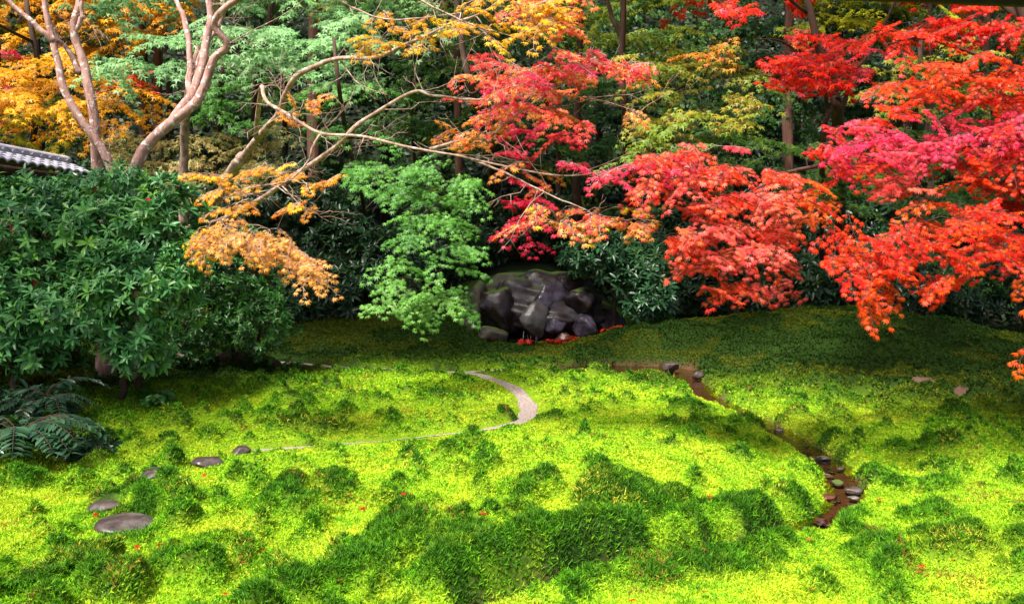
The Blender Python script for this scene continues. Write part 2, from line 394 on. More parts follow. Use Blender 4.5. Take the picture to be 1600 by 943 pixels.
# ------------------------------------------------------------------ moss (stuff)
def moss(name, label, y0, y1, dens, hgt, wid, seed, spread=0.74):
    r = np.random.default_rng(seed)
    n_try = int(dens * spread * (y1 * y1 - y0 * y0))
    y = np.sqrt(r.random(n_try) * (y1 * y1 - y0 * y0) + y0 * y0)
    x = (r.random(n_try) * 2 - 1) * spread * y
    d, w = dist_line(x, y, STREAM, STREAM_W)
    dp, wp = dist_line(x, y, PATH, PATH_W)
    keep = (d > w * 0.5 - 0.05 + 0.06 * (fbm(x * 3, y * 3, 3, 71) - 0.5)) & (dp > wp * 0.5 - 0.05 + 0.24 * (fbm(x * 4, y * 4, 2, 75) - 0.5)) & (dist_line(x, y, SPUR) > 0.10)
    for (c, ww) in STONES:
        keep &= np.hypot(x - c[0], (y - c[1])) > ww * 0.47
    keep &= dirt(x, y) < 0.5
    keep &= ~((y > 21.5) & (np.abs(x - 0.8) < 1.9))
    keep &= y < 24 + 1.5 * r.random(n_try)
    x, y = x[keep], y[keep]; n_ = len(x)
    t = tuss(x, y); t = np.clip(t + r.normal(0, 0.16, n_), 0, 1)
    z = height(x, y)
    fine = fbm(x * 9, y * 9, 2, 90)
    P = np.stack([x, y, z - 0.004], 1)
    tall = hgt * (0.55 + 0.50 * t) * (0.6 + 0.8 * r.random(n_)) * (0.75 + 0.5 * fine)
    tall *= 0.35 + 0.65 * sstep(0.0, 0.35, (dp - wp * 0.5)[keep])
    az = r.random(n_) * 6.283
    lean = (0.28 + 0.75 * (1 - t)) * (0.4 + r.random(n_))
    D = norm(np.stack([np.cos(az) * lean, np.sin(az) * lean - 0.12, np.ones(n_)], 1))
    dark = np.array((0.026, 0.10, 0.003)); mid = np.array((0.095, 0.27, 0.005)); lime = np.array((0.31, 0.54, 0.014)); straw = np.array((0.46, 0.40, 0.03))
    q = np.clip(t + r.normal(0, 0.17, n_) + 0.7 * (fine - 0.5), 0, 1)[:, None]
    colr = np.where(q > 0.5, mid + (dark - mid) * (q - 0.5) * 2, lime + (mid - lime) * q * 2)
    mot = fbm(x * 11, y * 8, 3, 210)[:, None]
    colr = colr * (0.55 + 0.9 * mot) + np.array((0.10, 0.05, 0.004)) * (fbm(x * 2.4, y * 1.8, 3, 220)[:, None] > 0.58) * (1 - q)
    st = (fbm(x * 1.3, y * 1.3, 3, 120) > 0.68) & (r.random(n_) < 0.2)
    colr = np.where(st[:, None], straw, colr)
    br = (fbm(x * 2.1, y * 2.1, 3, 140) > 0.73) & (r.random(n_) < 0.2)
    colr = np.where(br[:, None], np.array((0.22, 0.11, 0.02)), colr)
    colr = colr * (0.75 + 0.5 * r.random((n_, 1)))
    far = painted_shade(x, y)[:, None]                       # duller moss on the banks, shade of trees and shrub painted in
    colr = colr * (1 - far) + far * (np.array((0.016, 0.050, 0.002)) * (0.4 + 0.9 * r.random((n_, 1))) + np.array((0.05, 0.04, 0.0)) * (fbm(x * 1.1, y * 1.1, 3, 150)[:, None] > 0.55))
    side = norm(np.cross(D, r.normal(size=(n_, 3))))
    fw = wid * (0.7 + 0.6 * r.random(n_))[:, None]
    L = tall[:, None]
    vs = []; cs = []
    def blade(b0, dirv, ln, sd, wd, c0, c1):
        vs.append(np.stack([b0 - sd * wd, b0 + sd * wd, b0 + dirv * ln], 1)); cs.append(np.stack([c0, c0, c1], 1))
    tip = np.minimum(colr * 1.5 + 0.01 * np.array((1, 1.2, 0)), 0.6)
    blade(P, D, L, side, fw * 0.7, colr, tip)
    for k in range(2):
        d2 = norm(D * 0.8 + (side if k == 0 else -side) * 0.8 + r.normal(0, 0.25, (n_, 3)))
        s2 = norm(np.cross(d2, r.normal(size=(n_, 3))))
        blade(P + D * L * (0.25 + 0.25 * k), d2, L * 0.85, s2, fw * 1.1, colr, tip)
    V = np.concatenate(vs).reshape(-1, 3); C = np.concatenate(cs).reshape(-1, 3)
    f = np.arange(len(V)).reshape(-1, 3)
    o = mesh_np(name, V, [f], M_moss, None, C)
    return tag(o, label, kind='stuff')
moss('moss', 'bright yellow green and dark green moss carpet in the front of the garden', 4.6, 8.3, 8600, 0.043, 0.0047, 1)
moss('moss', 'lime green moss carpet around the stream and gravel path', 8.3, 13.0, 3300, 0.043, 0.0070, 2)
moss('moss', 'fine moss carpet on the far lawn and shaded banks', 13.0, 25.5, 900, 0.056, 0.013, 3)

# ------------------------------------------------------------------ leaves
def star(lobes):
    v = [(0.18, 0, 0)]; f = []
    n_ = len(lobes)
    angs = [a for a, _ in lobes]
    notch = []
    for i in range(n_ + 1):
        if i == 0: a = angs[0] - 38
        elif i == n_: a = angs[-1] + 38
        else: a = (angs[i - 1] + angs[i]) / 2
        r_ = 0.17 if i in (0, n_) else 0.27
        notch.append(len(v)); v.append((0.18 + r_ * math.cos(math.radians(a)), r_ * math.sin(math.radians(a)), 0.02))
    for i, (a, ln) in enumerate(lobes):
        k = len(v); v.append((0.18 + ln * 0.82 * math.cos(math.radians(a)), ln * 0.82 * math.sin(math.radians(a)), -0.13 * ln))
        f.append((0, notch[i], k, notch[i + 1]))
    return np.array(v), np.array(f)
STAR7 = star([(-112, .45), (-72, .72), (-36, .93), (0, 1.0), (36, .93), (72, .72), (112, .45)])
STAR5 = star([(-88, .62), (-44, .9), (0, 1.0), (44, .9), (88, .62)])
STAR3 = star([(-62, .8), (0, 1.0), (62, .8)])
KITE = (np.array([(0, 0, 0), (.45, .30, .0), (1, 0, -.12), (.45, -.30, .0)]), np.array([(0, 3, 2, 1)]))
OVAL = (np.array([(0, 0, 0), (.35, .15, .045), (.72, .125, .02), (1, 0, -.10), (.72, -.125, .02), (.35, -.15, .045), (.36, 0, 0), (.72, 0, -.03)]),
        np.array([(0, 6, 1, 1), (6, 7, 2, 1), (7, 3, 2, 2), (0, 5, 6, 6), (6, 5, 4, 7), (7, 4, 3, 3)]))
def oval_faces():
    return [np.array([(0, 6, 1), (7, 3, 2), (0, 5, 6), (7, 4, 3)]), np.array([(6, 7, 2, 1), (6, 5, 4, 7)])]
def leaves(name, pos, ax, nrm, size, cols, kind, mat, parent):
    tv = kind[0]
    tf = oval_faces() if kind is OVAL else [kind[1]]
    y_ = norm(np.cross(nrm, ax)); z_ = np.cross(ax, y_)
    size = np.asarray(size).reshape(-1, 1, 1)
    V = pos[:, None, :] + size * (tv[None, :, 0:1] * ax[:, None, :] + tv[None, :, 1:2] * y_[:, None, :] + tv[None, :, 2:3] * z_[:, None, :])
    n_, k = len(pos), len(tv)
    fs = [(f[None] + (np.arange(n_) * k)[:, None, None]).reshape(-1, f.shape[1]) for f in tf]
    C = np.repeat(cols, k, axis=0)
    return mesh_np(name, V.reshape(-1, 3), fs, mat, parent, C)

def spray_template(ratio, r):
    """one flat leafy shoot of unit length along +x; leaf length = ratio"""
    pos = []; ax = []; s0 = []; s1 = []
    npt = max(4, int(0.9 / (ratio * 1.25)))
    ts = np.linspace(0.04, 1, npt)
    prev = np.array([-0.3, 0, 0.02])
    for i, t in enumerate(ts):
        p = np.array([t - 0.3, 0.06 * math.sin(t * 5 + r.random() * 2), 0.04 - 0.22 * t * t])
        s0.append(prev); s1.append(p); prev = p
        for sd in (-1, 1):
            ln = (0.10 + 0.42 * (1 - t) * min(1, 0.45 + t * 2.5)) * (0.7 + 0.6 * r.random())
            an = sd * math.radians(30 + 34 * r.random())
            d = np.array([math.cos(an), math.sin(an), -0.05 - 0.25 * r.random()])
            e = p + d * ln
            s0.append(p); s1.append(e)
            m = max(1, int(ln / (ratio * 0.62)))
            for j in range(1, m + 1):
                q = p + d * ln * j / m + np.array([0, 0, -0.03 * (j / m) ** 2])
                for s2 in ((-1, 1) if j < m else (-1, 0, 1)):
                    a2 = an + s2 * math.radians(48 + 20 * r.random())
                    pos.append(q); ax.append((math.cos(a2), math.sin(a2), -0.25 - 0.5 * r.random()))
    return np.array(pos), norm(np.array(ax)), np.array(s0), np.array(s1)

def in_poly(x, y, poly):
    c = np.zeros(len(x), bool); n_ = len(poly)
    for i in range(n_):
        x0, y0 = poly[i]; x1, y1 = poly[(i + 1) % n_]
        k = ((y0 > y) != (y1 > y)) & (x < (x1 - x0) * (y - y0) / (y1 - y0 + 1e-12) + x0)
        c ^= k
    return c
def poly_area(p):
    p = np.array(p, float); x, y = p[:, 0], p[:, 1]
    return abs(x @ np.roll(y, -1) - y @ np.roll(x, -1)) / 2

LAIK = 2.0
def tree(name, label, cat, limbs, clusters, leaf, kind, bark, lmat=None, seed=0, twigs=True, group=None, base=None, tpl_leaf=None, face=(0.0, -0.75, 0.75), twig_r=0.004, bare_twigs=0):
    """limbs: list of (list of (px, py, depth), r0, r1), the first is the main trunk; clusters: dicts of poly, d (depth range), L (spray length), lai, pal, head"""
    r = np.random.default_rng(1000 + seed)
    wood = MB(); nodes = []; rad = []
    for i, (pts, r0, r1) in enumerate(limbs):
        P = np.array([at(*p) for p in pts])
        if i == 0 or (len(pts) > 0 and pts[0] is limbs[0][0][0]):
            gz = float(height(P[0, 0], P[0, 1]))
            if P[0, 2] > gz:
                P = np.vstack([[P[0, 0] + (P[0, 0] - P[1, 0]) * 0.3, P[0, 1], gz - 0.15], P]) if P[0, 2] - gz > 0.3 else np.vstack([[P[0, 0], P[0, 1], gz - 0.15], P[1:]])
        if i == 0: root_loc = P[0]
        Q = catmull(P, 7)
        s = np.linspace(0, 1, len(Q))
        jig = 0.6 * min(r0, 0.06)
        Q[1:] += jig * (np.stack([fbm(s * 9 + k * 31 + i * 17 + seed, s * 0 + k, 3) for k in range(3)], 1)[1:] - 0.5) * 2
        R = r0 + (r1 - r0) * s ** 0.8
        if i == 0: R = R * (1 + 0.5 * np.exp(-s * 18))
        wood.tube(Q, R, 9 if r0 > 0.03 else 6, 0.16)
        nodes += list(Q); rad += list(R)
    nodes = [np.asarray(q) for q in nodes]; n_limb = len(nodes)
    t = thing(name, label, cat, (root_loc[0], root_loc[1], float(height(root_loc[0], root_loc[1]))), group)
    LP = []; LA = []; LN = []; LS = []; LC = []
    fv = np.array(face)
    for c in clusters:
        lf = c.get('leaf', leaf)
        L = c['L']; d0, d1 = c['d']; dm = (d0 + d1) / 2
        tp = [spray_template(lf / L, r) for _ in range(5)]
        nl = np.mean([len(q[0]) for q in tp])
        bx = c['poly'] if len(c['poly']) == 6 and not hasattr(c['poly'][0], '__len__') else None
        A = (bx[1] - bx[0]) * (bx[3] - bx[2]) if bx else poly_area(c['poly']) * (dm / F) ** 2
        n_ = max(1, int(LAIK * {1: 1.25, 2: 1.25, 17: 1.05}.get(seed, 1.0) * c['lai'] * A / (0.42 * lf * lf) / nl + 0.5))
        if bx:
            O = np.array(bx[0::2]) + (np.array(bx[1::2]) - np.array(bx[0::2])) * r.random((n_, 3))
        else:
            poly = np.array(c['poly'], float); lo, hi = poly.min(0), poly.max(0)
            pts = []
            while len(pts) < n_:
                q = lo + (hi - lo) * r.random((n_ * 3, 2))
                pts += list(q[in_poly(q[:, 0], q[:, 1], c['poly'])])
            pts = pts[:n_]
            dep = d0 + (d1 - d0) * r.random(n_)
            if c.get('layers'):                          # foliage sits in level storeys
                ly = c['layers']
                pts = [np.array([p[0], p[1] * 0.14 + 0.86 * (np.round((p[1] + 14 * math.sin(p[0] * 0.021 + d0)) / ly) * ly - 14 * math.sin(p[0] * 0.021 + d0))]) for p in pts]
            O = np.array([at(p[0], p[1], dd) for p, dd in zip(pts, dep)])
        N0 = np.array(nodes); R0 = np.array(rad)
        order = np.argsort([np.min(np.sum((N0 - o) ** 2, 1)) for o in O])
        pal = np.array(c['pal'], float)
        hd = c.get('head', -90)
        for oi in order:
            o = O[oi]
            k = r.integers(5); P, AX, s0, s1 = tp[k]
            sc = L * (0.75 + 0.5 * r.random())
            az = math.radians(hd + r.normal(0, c.get('hvar', 55)))
            pit = math.radians(c.get('pitch', 12) + r.normal(0, 12)); rol = math.radians(r.normal(0, 16))
            ca, sa = math.cos(az), math.sin(az)
            X = np.array([ca * math.cos(pit), sa * math.cos(pit), -math.sin(pit)])
            Yv = np.array([-sa, ca, 0]) * math.cos(rol) + np.array([0, 0, 1]) * math.sin(rol)
            Zv = np.cross(X, Yv); M = np.stack([X, Yv, Zv])
            wp = o + sc * (P @ M)
            n2 = len(wp)
            LP.append(wp); LA.append(norm(AX @ M + np.array([0, 0, -0.18]) + r.normal(0, 0.16, (n2, 3))))
            LN.append(norm(fv * 0.55 + Zv * 0.7 + r.normal(0, 0.34, (n2, 3))))
            LS.append(lf * (0.72 + 0.5 * r.random(n2)))
            uu = np.clip(r.random() * 0.75 + 0.12 + r.normal(0, c.get('mix', 0.16), n2), 0, 0.9999) * (len(pal) - 1)
            i0 = uu.astype(int); fr_ = (uu - i0)[:, None]
            cc = pal[i0] * (1 - fr_) + pal[np.minimum(i0 + 1, len(pal) - 1)] * fr_
            LC.append(cc * (0.8 + 0.4 * r.random((n2, 1))))
            start = o + sc * (np.array([-0.3, 0, 0.02]) @ M)
            NN = np.array(nodes)
            dd = np.sum((NN - start) ** 2, 1) + 0.6 * np.maximum(NN[:, 2] - start[2], 0)
            j = int(np.argmin(dd)); p0 = NN[j]; dist = np.linalg.norm(start - p0)
            if dist > 0.02:
                m = 3 if dist < 0.5 else 5
                tt = np.linspace(0, 1, m + 1)
                B = p0 + (start - p0) * tt[:, None]
                B[:, 2] += 0.10 * dist * np.sin(tt * math.pi)
                B[1:-1] += r.normal(0, 0.05 * dist, (m - 1, 3))
                ra = min(rad[j] * 0.65, 0.006 + 0.010 * dist); rb = max(0.0035, min(ra * 0.6, twig_r * 1.6))
                R = ra + (rb - ra) * tt
                wood.tube(B, R, 5)
                nodes += list(B[1:]); rad += list(R[1:])
            if twigs:
                a0 = o + sc * (s0 @ M); a1 = o + sc * (s1 @ M)
                wood.prisms(a0, a1, np.full(len(a0), twig_r), np.full(len(a0), twig_r * 0.6))
    for k in range(bare_twigs):                    # fine bare twigs along the limbs
        j = int(r.integers(40, n_limb)); q = nodes[j]
        d = norm(r.normal(size=3) * (1, .7, .8) + np.array([.5, 0, .25])); ln = .25 + .6 * r.random(); tt = np.linspace(0, 1, 6)
        P = q + d * (ln * tt)[:, None] + np.cumsum(r.normal(0, .025, (6, 3)), 0) * (tt > 0)[:, None]
        wood.tube(P, .0055 - .004 * tt, 4)
        for e in (2, 3, 4):
            d2 = norm(d + r.normal(0, .7, 3)); wood.tube(np.array([P[e], P[e] + d2 * ln * .2, P[e] + d2 * ln * .35 + (0, 0, .02)]), np.array([.0032, .0025, .0015]), 3)
    wood.build('trunk', bark, t, True)
    if LP:
        leaves('crown', np.vstack(LP), np.vstack(LA), np.vstack(LN), np.concatenate(LS), np.vstack(LC), kind, lmat or M_maple, t)
    return t

# palettes (leaf albedo)
RED = [(0.62, 0.006, 0.008), (0.74, 0.012, 0.007), (0.78, 0.035, 0.006), (0.78, 0.075, 0.006)]
PINK = [(0.74, 0.018, 0.09), (0.82, 0.055, 0.13), (0.82, 0.09, 0.11)]
SALMON = [(0.80, 0.045, 0.045), (0.84, 0.10, 0.085), (0.84, 0.15, 0.11), (0.82, 0.17, 0.04)]
ORED = [(0.70, 0.018, 0.004), (0.78, 0.05, 0.005), (0.80, 0.11, 0.007)]
ORANGE = [(0.66, 0.16, 0.015), (0.70, 0.26, 0.03), (0.72, 0.36, 0.04)]
PEACH = [(0.68, 0.22, 0.05), (0.72, 0.33, 0.07), (0.74, 0.40, 0.10)]
GOLD = [(0.60, 0.24, 0.006), (0.74, 0.36, 0.008), (0.78, 0.46, 0.012)]
YELLOW = [(0.66, 0.24, 0.01), (0.72, 0.42, 0.012), (0.74, 0.56, 0.02)]
CRIM = [(0.36, 0.006, 0.02), (0.52, 0.010, 0.035), (0.58, 0.02, 0.06)]
PALEG = [(0.13, 0.29, 0.09), (0.20, 0.40, 0.14), (0.28, 0.48, 0.19)]
MIDG = [(0.05, 0.17, 0.02), (0.09, 0.27, 0.03), (0.14, 0.34, 0.05)]
DKG = [(0.016, 0.062, 0.007), (0.034, 0.11, 0.011), (0.065, 0.16, 0.013)]
OLIVE = [(0.11, 0.19, 0.010), (0.17, 0.25, 0.014), (0.36, 0.24, 0.018), (0.16, 0.29, 0.022)]
YGR = [(0.20, 0.27, 0.01), (0.38, 0.40, 0.012), (0.60, 0.46, 0.012)]
TAN = [(0.30, 0.26, 0.08), (0.46, 0.34, 0.11), (0.34, 0.38, 0.13), (0.52, 0.28, 0.07)]
MIXR = [(0.70, 0.03, 0.06), (0.78, 0.08, 0.05), (0.78, 0.20, 0.05), (0.80, 0.38, 0.04)]

C = lambda poly, d, L, lai, pal, **k: dict(poly=poly, d=d, L=L, lai=lai, pal=pal, **k)

def back(limbs, lo=170, hi=340, Y=25.2):
    # the trunks stand in the wood beyond the banks and lean out towards the light
    return [([(px, py, d + max(0, Y + 0.15 * (px % 7) - d) * float(sstep(lo, hi, py))) for px, py, d in p], r0, r1) for p, r0, r1 in limbs]

# ---- the near red maple at the right
tree('maple_tree', 'large scarlet maple reaching in from the right edge over the moss', 'tree', [
    ([(1720, 640, 10.6), (1705, 480, 10.6), (1680, 320, 10.8), (1650, 160, 11.0), (1600, 20, 11.0), (1560, -140, 11.0), (1520, -300, 11.2)], 0.16, 0.05),
    ([(1670, 270, 10.8), (1560, 235, 10.6), (1430, 225, 10.4), (1320, 245, 10.0), (1215, 278, 9.6), (1120, 330, 9.3)], 0.055, 0.010),
    ([(1690, 400, 10.6), (1560, 360, 9.8), (1420, 370, 9.2), (1330, 410, 8.9)], 0.045, 0.008),
    ([(1640, 140, 11), (1540, 90, 11), (1440, 60, 11), (1380, 70, 11)], 0.04, 0.008),
    ([(1610, 40, 11), (1400, -120, 12), (1200, -220, 13), (1050, -260, 13.5)], 0.06, 0.012),
    ([(1590, -20, 11), (1640, -160, 13.5), (1600, -260, 15.5)], 0.06, 0.02)],
    [C([(1370, 150), (1430, 95), (1520, 95), (1600, 110), (1650, 160), (1500, 150), (1430, 165)], (9.8, 11.5), .50, 2.6, ORED + RED[2:] + PINK[2:], layers=36),
     C([(1250, 240), (1330, 195), (1450, 180), (1650, 175), (1660, 280), (1500, 245), (1400, 262), (1290, 262)], (9.4, 11.2), .50, 3.0, RED + PINK + PINK[1:], layers=32),
     C([(1290, 225), (1400, 205), (1560, 200), (1500, 225), (1330, 250)], (8.9, 9.4), .42, 1.3, PINK, layers=24),
     C([(1340, 275), (1430, 275), (1440, 310), (1390, 325)], (9.2, 10), .42, 1.7, SALMON),
     C([(1500, 260), (1660, 240), (1660, 350), (1540, 325)], (9.4, 11), .5, 2.4, RED + ORED, layers=34),
     C([(1290, 400), (1350, 375), (1420, 350), (1530, 335), (1600, 350), (1660, 335), (1660, 410), (1560, 400), (1480, 440), (1440, 405), (1330, 430)], (8.2, 9.5), .42, 2.4, ORED + RED, layers=30),
     C([(1240, 290), (1290, 270), (1330, 300), (1290, 340), (1250, 345)], (9, 10), .40, 1.6, ORED + ORANGE[:1], layers=30),
     C([(1390, 330), (1500, 300), (1560, 340), (1450, 350)], (9, 10), .42, 1.3, ORED + OLIVE[2:3], layers=30),
     C([(1310, 455), (1360, 435), (1395, 445), (1372, 500), (1355, 515), (1345, 475)], (8.2, 8.8), .30, 1.7, ORED[1:] + ORANGE[:1], pitch=45),
     C([(1285, 345), (1330, 340), (1340, 400), (1310, 420)], (8.6, 9.2), .32, 1.5, ORED, pitch=35),
     C([(1440, 430), (1485, 430), (1468, 460)], (8.3, 8.8), .28, 1.8, RED, pitch=40),
     C([(1580, 440), (1660, 430), (1660, 545), (1588, 550), (1605, 500)], (8.0, 8.6), .28, 1.1, ORED + ORANGE[:1], pitch=40),
     C([(1350, 60), (1440, 25), (1600, 15), (1660, 50), (1580, 60), (1470, 45), (1390, 72)], (10, 12), .5, 2.2, RED, layers=30),
     C([(1540, 100), (1660, 60), (1660, 260), (1560, 200)], (10, 12), .5, 2.2, ORED + RED, layers=36),
     C([(985, 262), (1060, 240), (1150, 235), (1200, 245), (1250, 290), (1235, 330), (1230, 400), (1215, 450), (1165, 475), (1125, 450), (1060, 395), (1045, 370), (1100, 330), (1010, 300)],
       (8.6, 10.2), .44, 2.0, SALMON + RED[1:3] + ORED[1:2], layers=46, pitch=14),
     C([(1080, 300), (1200, 280), (1240, 330), (1200, 400), (1130, 420), (1060, 385)], (8.3, 8.8), .40, .8, SALMON + PINK[2:], layers=40, pitch=16),
     C((3.5, 11, 11.5, 15, 7, 8.5), (1, 1), 1.1, 1.0, RED, leaf=0.2, head=-90, hvar=120),  # unseen foliage overhead, added to shade the moss behind
     ], 0.056, STAR7, M_dark, seed=1)

# ---- red maple behind it
tree('maple_tree', 'vivid red maple with dark forked stems behind the scarlet one', 'tree', back([
    ([(1312, 500, 14.6), (1312, 330, 14.6), (1310, 190, 14.5), (1306, 150, 14.5), (1290, 110, 14.5), (1270, 40, 14.5), (1250, -60, 14.5), (1240, -200, 14.5)], 0.13, 0.04),
    ([(1310, 185, 14.5), (1325, 140, 14.5), (1345, 100, 14.5), (1380, 40, 14.5), (1430, -60, 14.5)], 0.05, 0.015),
    ([(1284, 460, 15), (1285, 250, 15), (1292, 170, 15), (1280, 120, 14.8), (1230, 70, 14.5), (1180, 60, 14.2)], 0.06, 0.012),
    ([(1260, 20, 14.5), (1180, -40, 14), (1100, -60, 13.5)], 0.03, 0.01)], 230, 420),
    [C([(1180, 95), (1200, 70), (1260, 45), (1340, 50), (1350, 105), (1300, 145), (1200, 140)], (13, 15), .55, 2.6, RED + PINK[1:], layers=34),
     C([(1085, 8), (1200, 0), (1190, 24), (1110, 20)], (13, 14), .5, 1.8, RED + PINK[1:]),
     C([(1340, 60), (1440, 25), (1480, 48), (1380, 66)], (13, 15), .5, 2.0, ORED),
     C((1.5, 12, 16.5, 20.5, 8, 11), (1, 1), 1.1, 1.5, ORED, leaf=0.2, head=-90, hvar=120), ],  # added canopy above the view, shades the right mounds
    0.10, STAR5, M_dark, seed=2)

# ---- the maple with long pale branches in the middle
tree('maple_tree', 'leaning maple with long bare pale branches and sparse orange leaves', 'tree', [
    ([(287, 520, 17.6), (287, 400, 17.6), (287, 320, 17.5), (288, 240, 17.3), (290, 190, 17), (300, 120, 16.5), (330, 30, 16), (350, -80, 15)], 0.115, 0.06),
    ([(288, 356, 17.5), (330, 348, 14.5), (375, 330, 12), (440, 290, 11.2), (520, 230, 10.5), (560, 195, 10.2), (640, 145, 10), (680, 148, 9.9), (740, 155, 9.8), (790, 145, 9.7)], 0.047, 0.007),
    ([(365, 268, 13.0), (405, 212, 12.3), (432, 182, 11.8), (450, 140, 11.4), (475, 110, 11.2), (520, 93, 11), (590, 90, 10.6), (650, 66, 10.2), (700, 40, 10), (760, 15, 9.7), (840, -30, 9.4)], 0.058, 0.007),
    ([(400, 215, 12.2), (403, 175, 11.6), (409, 135, 11.0), (416, 158, 10.8), (450, 180, 10.6), (500, 208, 10.5), (560, 212, 10.2), (620, 225, 10), (700, 240, 9.8), (770, 256, 9.6), (880, 275, 9.4), (980, 262, 9.2)], 0.034, 0.006),
    ([(290, 430, 17.5), (320, 345, 15.2), (365, 268, 13.0), (380, 245, 12.7)], 0.10, 0.072),
    ([(672, 233, 9.9), (720, 218, 9.8), (765, 213, 9.7), (800, 184, 9.6), (850, 150, 9.5), (930, 100, 9.4)], 0.020, 0.006),
    ([(740, 250, 9.7), (790, 270, 9.5), (850, 300, 9.3), (920, 330, 9.1)], 0.016, 0.006),
    ([(500, 210, 10.5), (487, 232, 10.4), (481, 252, 10.4), (450, 282, 10.3), (400, 292, 10.3), (350, 310, 10.2)], 0.018, 0.005),
    ([(440, 290, 11.2), (455, 305, 10.9), (470, 320, 10.8), (500, 335, 10.6)], 0.010, 0.004),
    ([(545, 10, 9.4), (600, 30, 9.3), (660, 28, 9.2), (720, 20, 9.2)], 0.010, 0.005),
    ([(640, -10, 9.3), (690, 18, 9.1), (740, 40, 9.0), (820, 62, 8.9)], 0.014, 0.005),
    ([(530, 92, 11), (560, 130, 10.8), (610, 150, 10.7)], 0.010, 0.004),
    ([(780, 150, 9.7), (850, 148, 9.5), (930, 155, 9.4), (1000, 175, 9.3)], 0.009, 0.004),
    ([(500, 206, 10.5), (520, 190, 10.5), (545, 160, 10.4), (560, 120, 10.4)], 0.007, 0.003),
    ([(350, -80, 14), (480, -130, 12.5), (600, -90, 10.5), (640, -10, 9.3)], 0.05, 0.014)],
    [C([(700, 20), (760, -10), (880, -20), (890, 25), (830, 50), (760, 66), (695, 50)], (8.5, 9.8), .30, 1.6, YELLOW + MIXR[3:], mix=.3),
     C([(830, -10), (905, -10), (895, 48), (830, 50), (790, 20)], (8.6, 9.6), .36, 2.2, MIXR[1:] + YELLOW[1:2]),
     C([(560, 10), (690, 10), (680, 75), (580, 85), (540, 40)], (9.3, 10.4), .24, .75, YELLOW),
     C([(730, 150), (800, 120), (870, 90), (930, 78), (1020, 95), (1000, 118), (900, 130), (820, 160), (750, 185)], (9.2, 10.4), .40, 2.6, MIXR + PINK[:1] + SALMON + YELLOW[1:2], layers=30, mix=.33),
     C([(760, 130), (870, 95), (950, 90), (880, 120), (800, 150)], (8.9, 9.2), .36, .9, PINK),
     C([(640, 190), (760, 178), (850, 170), (760, 225), (690, 228)], (9.6, 10.4), .26, 1.1, ORANGE + MIXR[1:2] + YELLOW[1:2]),
     C([(700, 100), (790, 85), (790, 130), (720, 150)], (10, 11), .4, .8, MIXR),
     C([(920, 152), (1010, 168), (990, 185), (940, 172)], (9.2, 9.5), .28, 1.3, PEACH),
     C([(850, 165), (920, 170), (890, 200)], (9.4, 9.7), .28, .8, MIXR),
     C([(880, 250), (960, 243), (1080, 236), (1150, 230), (1150, 256), (1040, 268), (960, 276), (900, 268)], (8.9, 9.8), .38, 2.2, PINK + RED[:1], layers=22),
     C([(800, 340), (850, 305), (900, 312), (980, 325), (1030, 350), (1030, 365), (960, 365), (880, 345), (820, 362)], (8.8, 9.8), .36, 1.7, PEACH + SALMON[:2] + YELLOW[1:], layers=26),
     C([(770, 255), (860, 260), (880, 290), (800, 295)], (9.3, 9.8), .34, .8, ORANGE + MIXR),
     C([(430, 150), (520, 145), (510, 195), (450, 195)], (10.2, 11), .22, .60, ORANGE + MIXR[2:3]),
     C([(400, 250), (560, 265), (545, 335), (480, 335), (420, 310)], (10, 10.8), .22, .50, ORANGE + YELLOW),
     C([(300, 270), (400, 262), (420, 310), (340, 330)], (10.2, 11.2), .34, 1.5, ORANGE + YELLOW, layers=26),
     C([(300, 362), (345, 342), (430, 358), (482, 388), (508, 432), (492, 440), (460, 420), (420, 398), (370, 385), (320, 392)], (9.6, 10.6), .36, 2.9, PEACH + ORANGE[1:], pitch=26, head=-55, hvar=35),
     C([(290, 345), (340, 350), (350, 385), (315, 400)], (9.8, 10.6), .32, 1.3, YELLOW + ORANGE, pitch=35)],
    0.058, STAR5, M_tan, seed=3, bare_twigs=150)

# ---- the two bare smooth barked trees
def bare(label, limbs, seed):
    return tree('bare_tree', label, 'tree', [(p, a * .9, b * .8) for p, a, b in limbs], [], 0.08, KITE, M_pink, seed=seed, bare_twigs=26)
bare('bare pinkish tree with two crossing stems beside the tiled roof', [
    ([(158, 330, 14.8), (155, 280, 14.8), (150, 215, 14.8), (145, 165, 14.8), (131, 105, 14.8), (117, 50, 14.8), (122, 0, 14.8), (128, -60, 14.8), (110, -160, 14.8)], 0.135, 0.05),
    ([(186, 300, 14.5), (176, 268, 14.5), (158, 232, 14.5), (128, 190, 14.5), (100, 145, 14.5), (90, 100, 14.5), (84, 62, 14.5), (70, 20, 14.5), (62, -30, 14.5), (40, -140, 14.5)], 0.095, 0.05),
    ([(84, 66, 14.5), (52, 36, 14.4), (12, 2, 14.3), (-30, -30, 14.2)], 0.065, 0.04),
    ([(125, 115, 14.8), (105, 78, 14.8), (88, 55, 14.7), (76, 22, 14.6)], 0.06, 0.03),
    ([(117, 52, 14.8), (128, 20, 14.8), (125, -20, 14.8)], 0.055, 0.03),
    ([(150, 190, 14.8), (138, 160, 14.6), (146, 148, 14.5)], 0.008, 0.003)], 4)
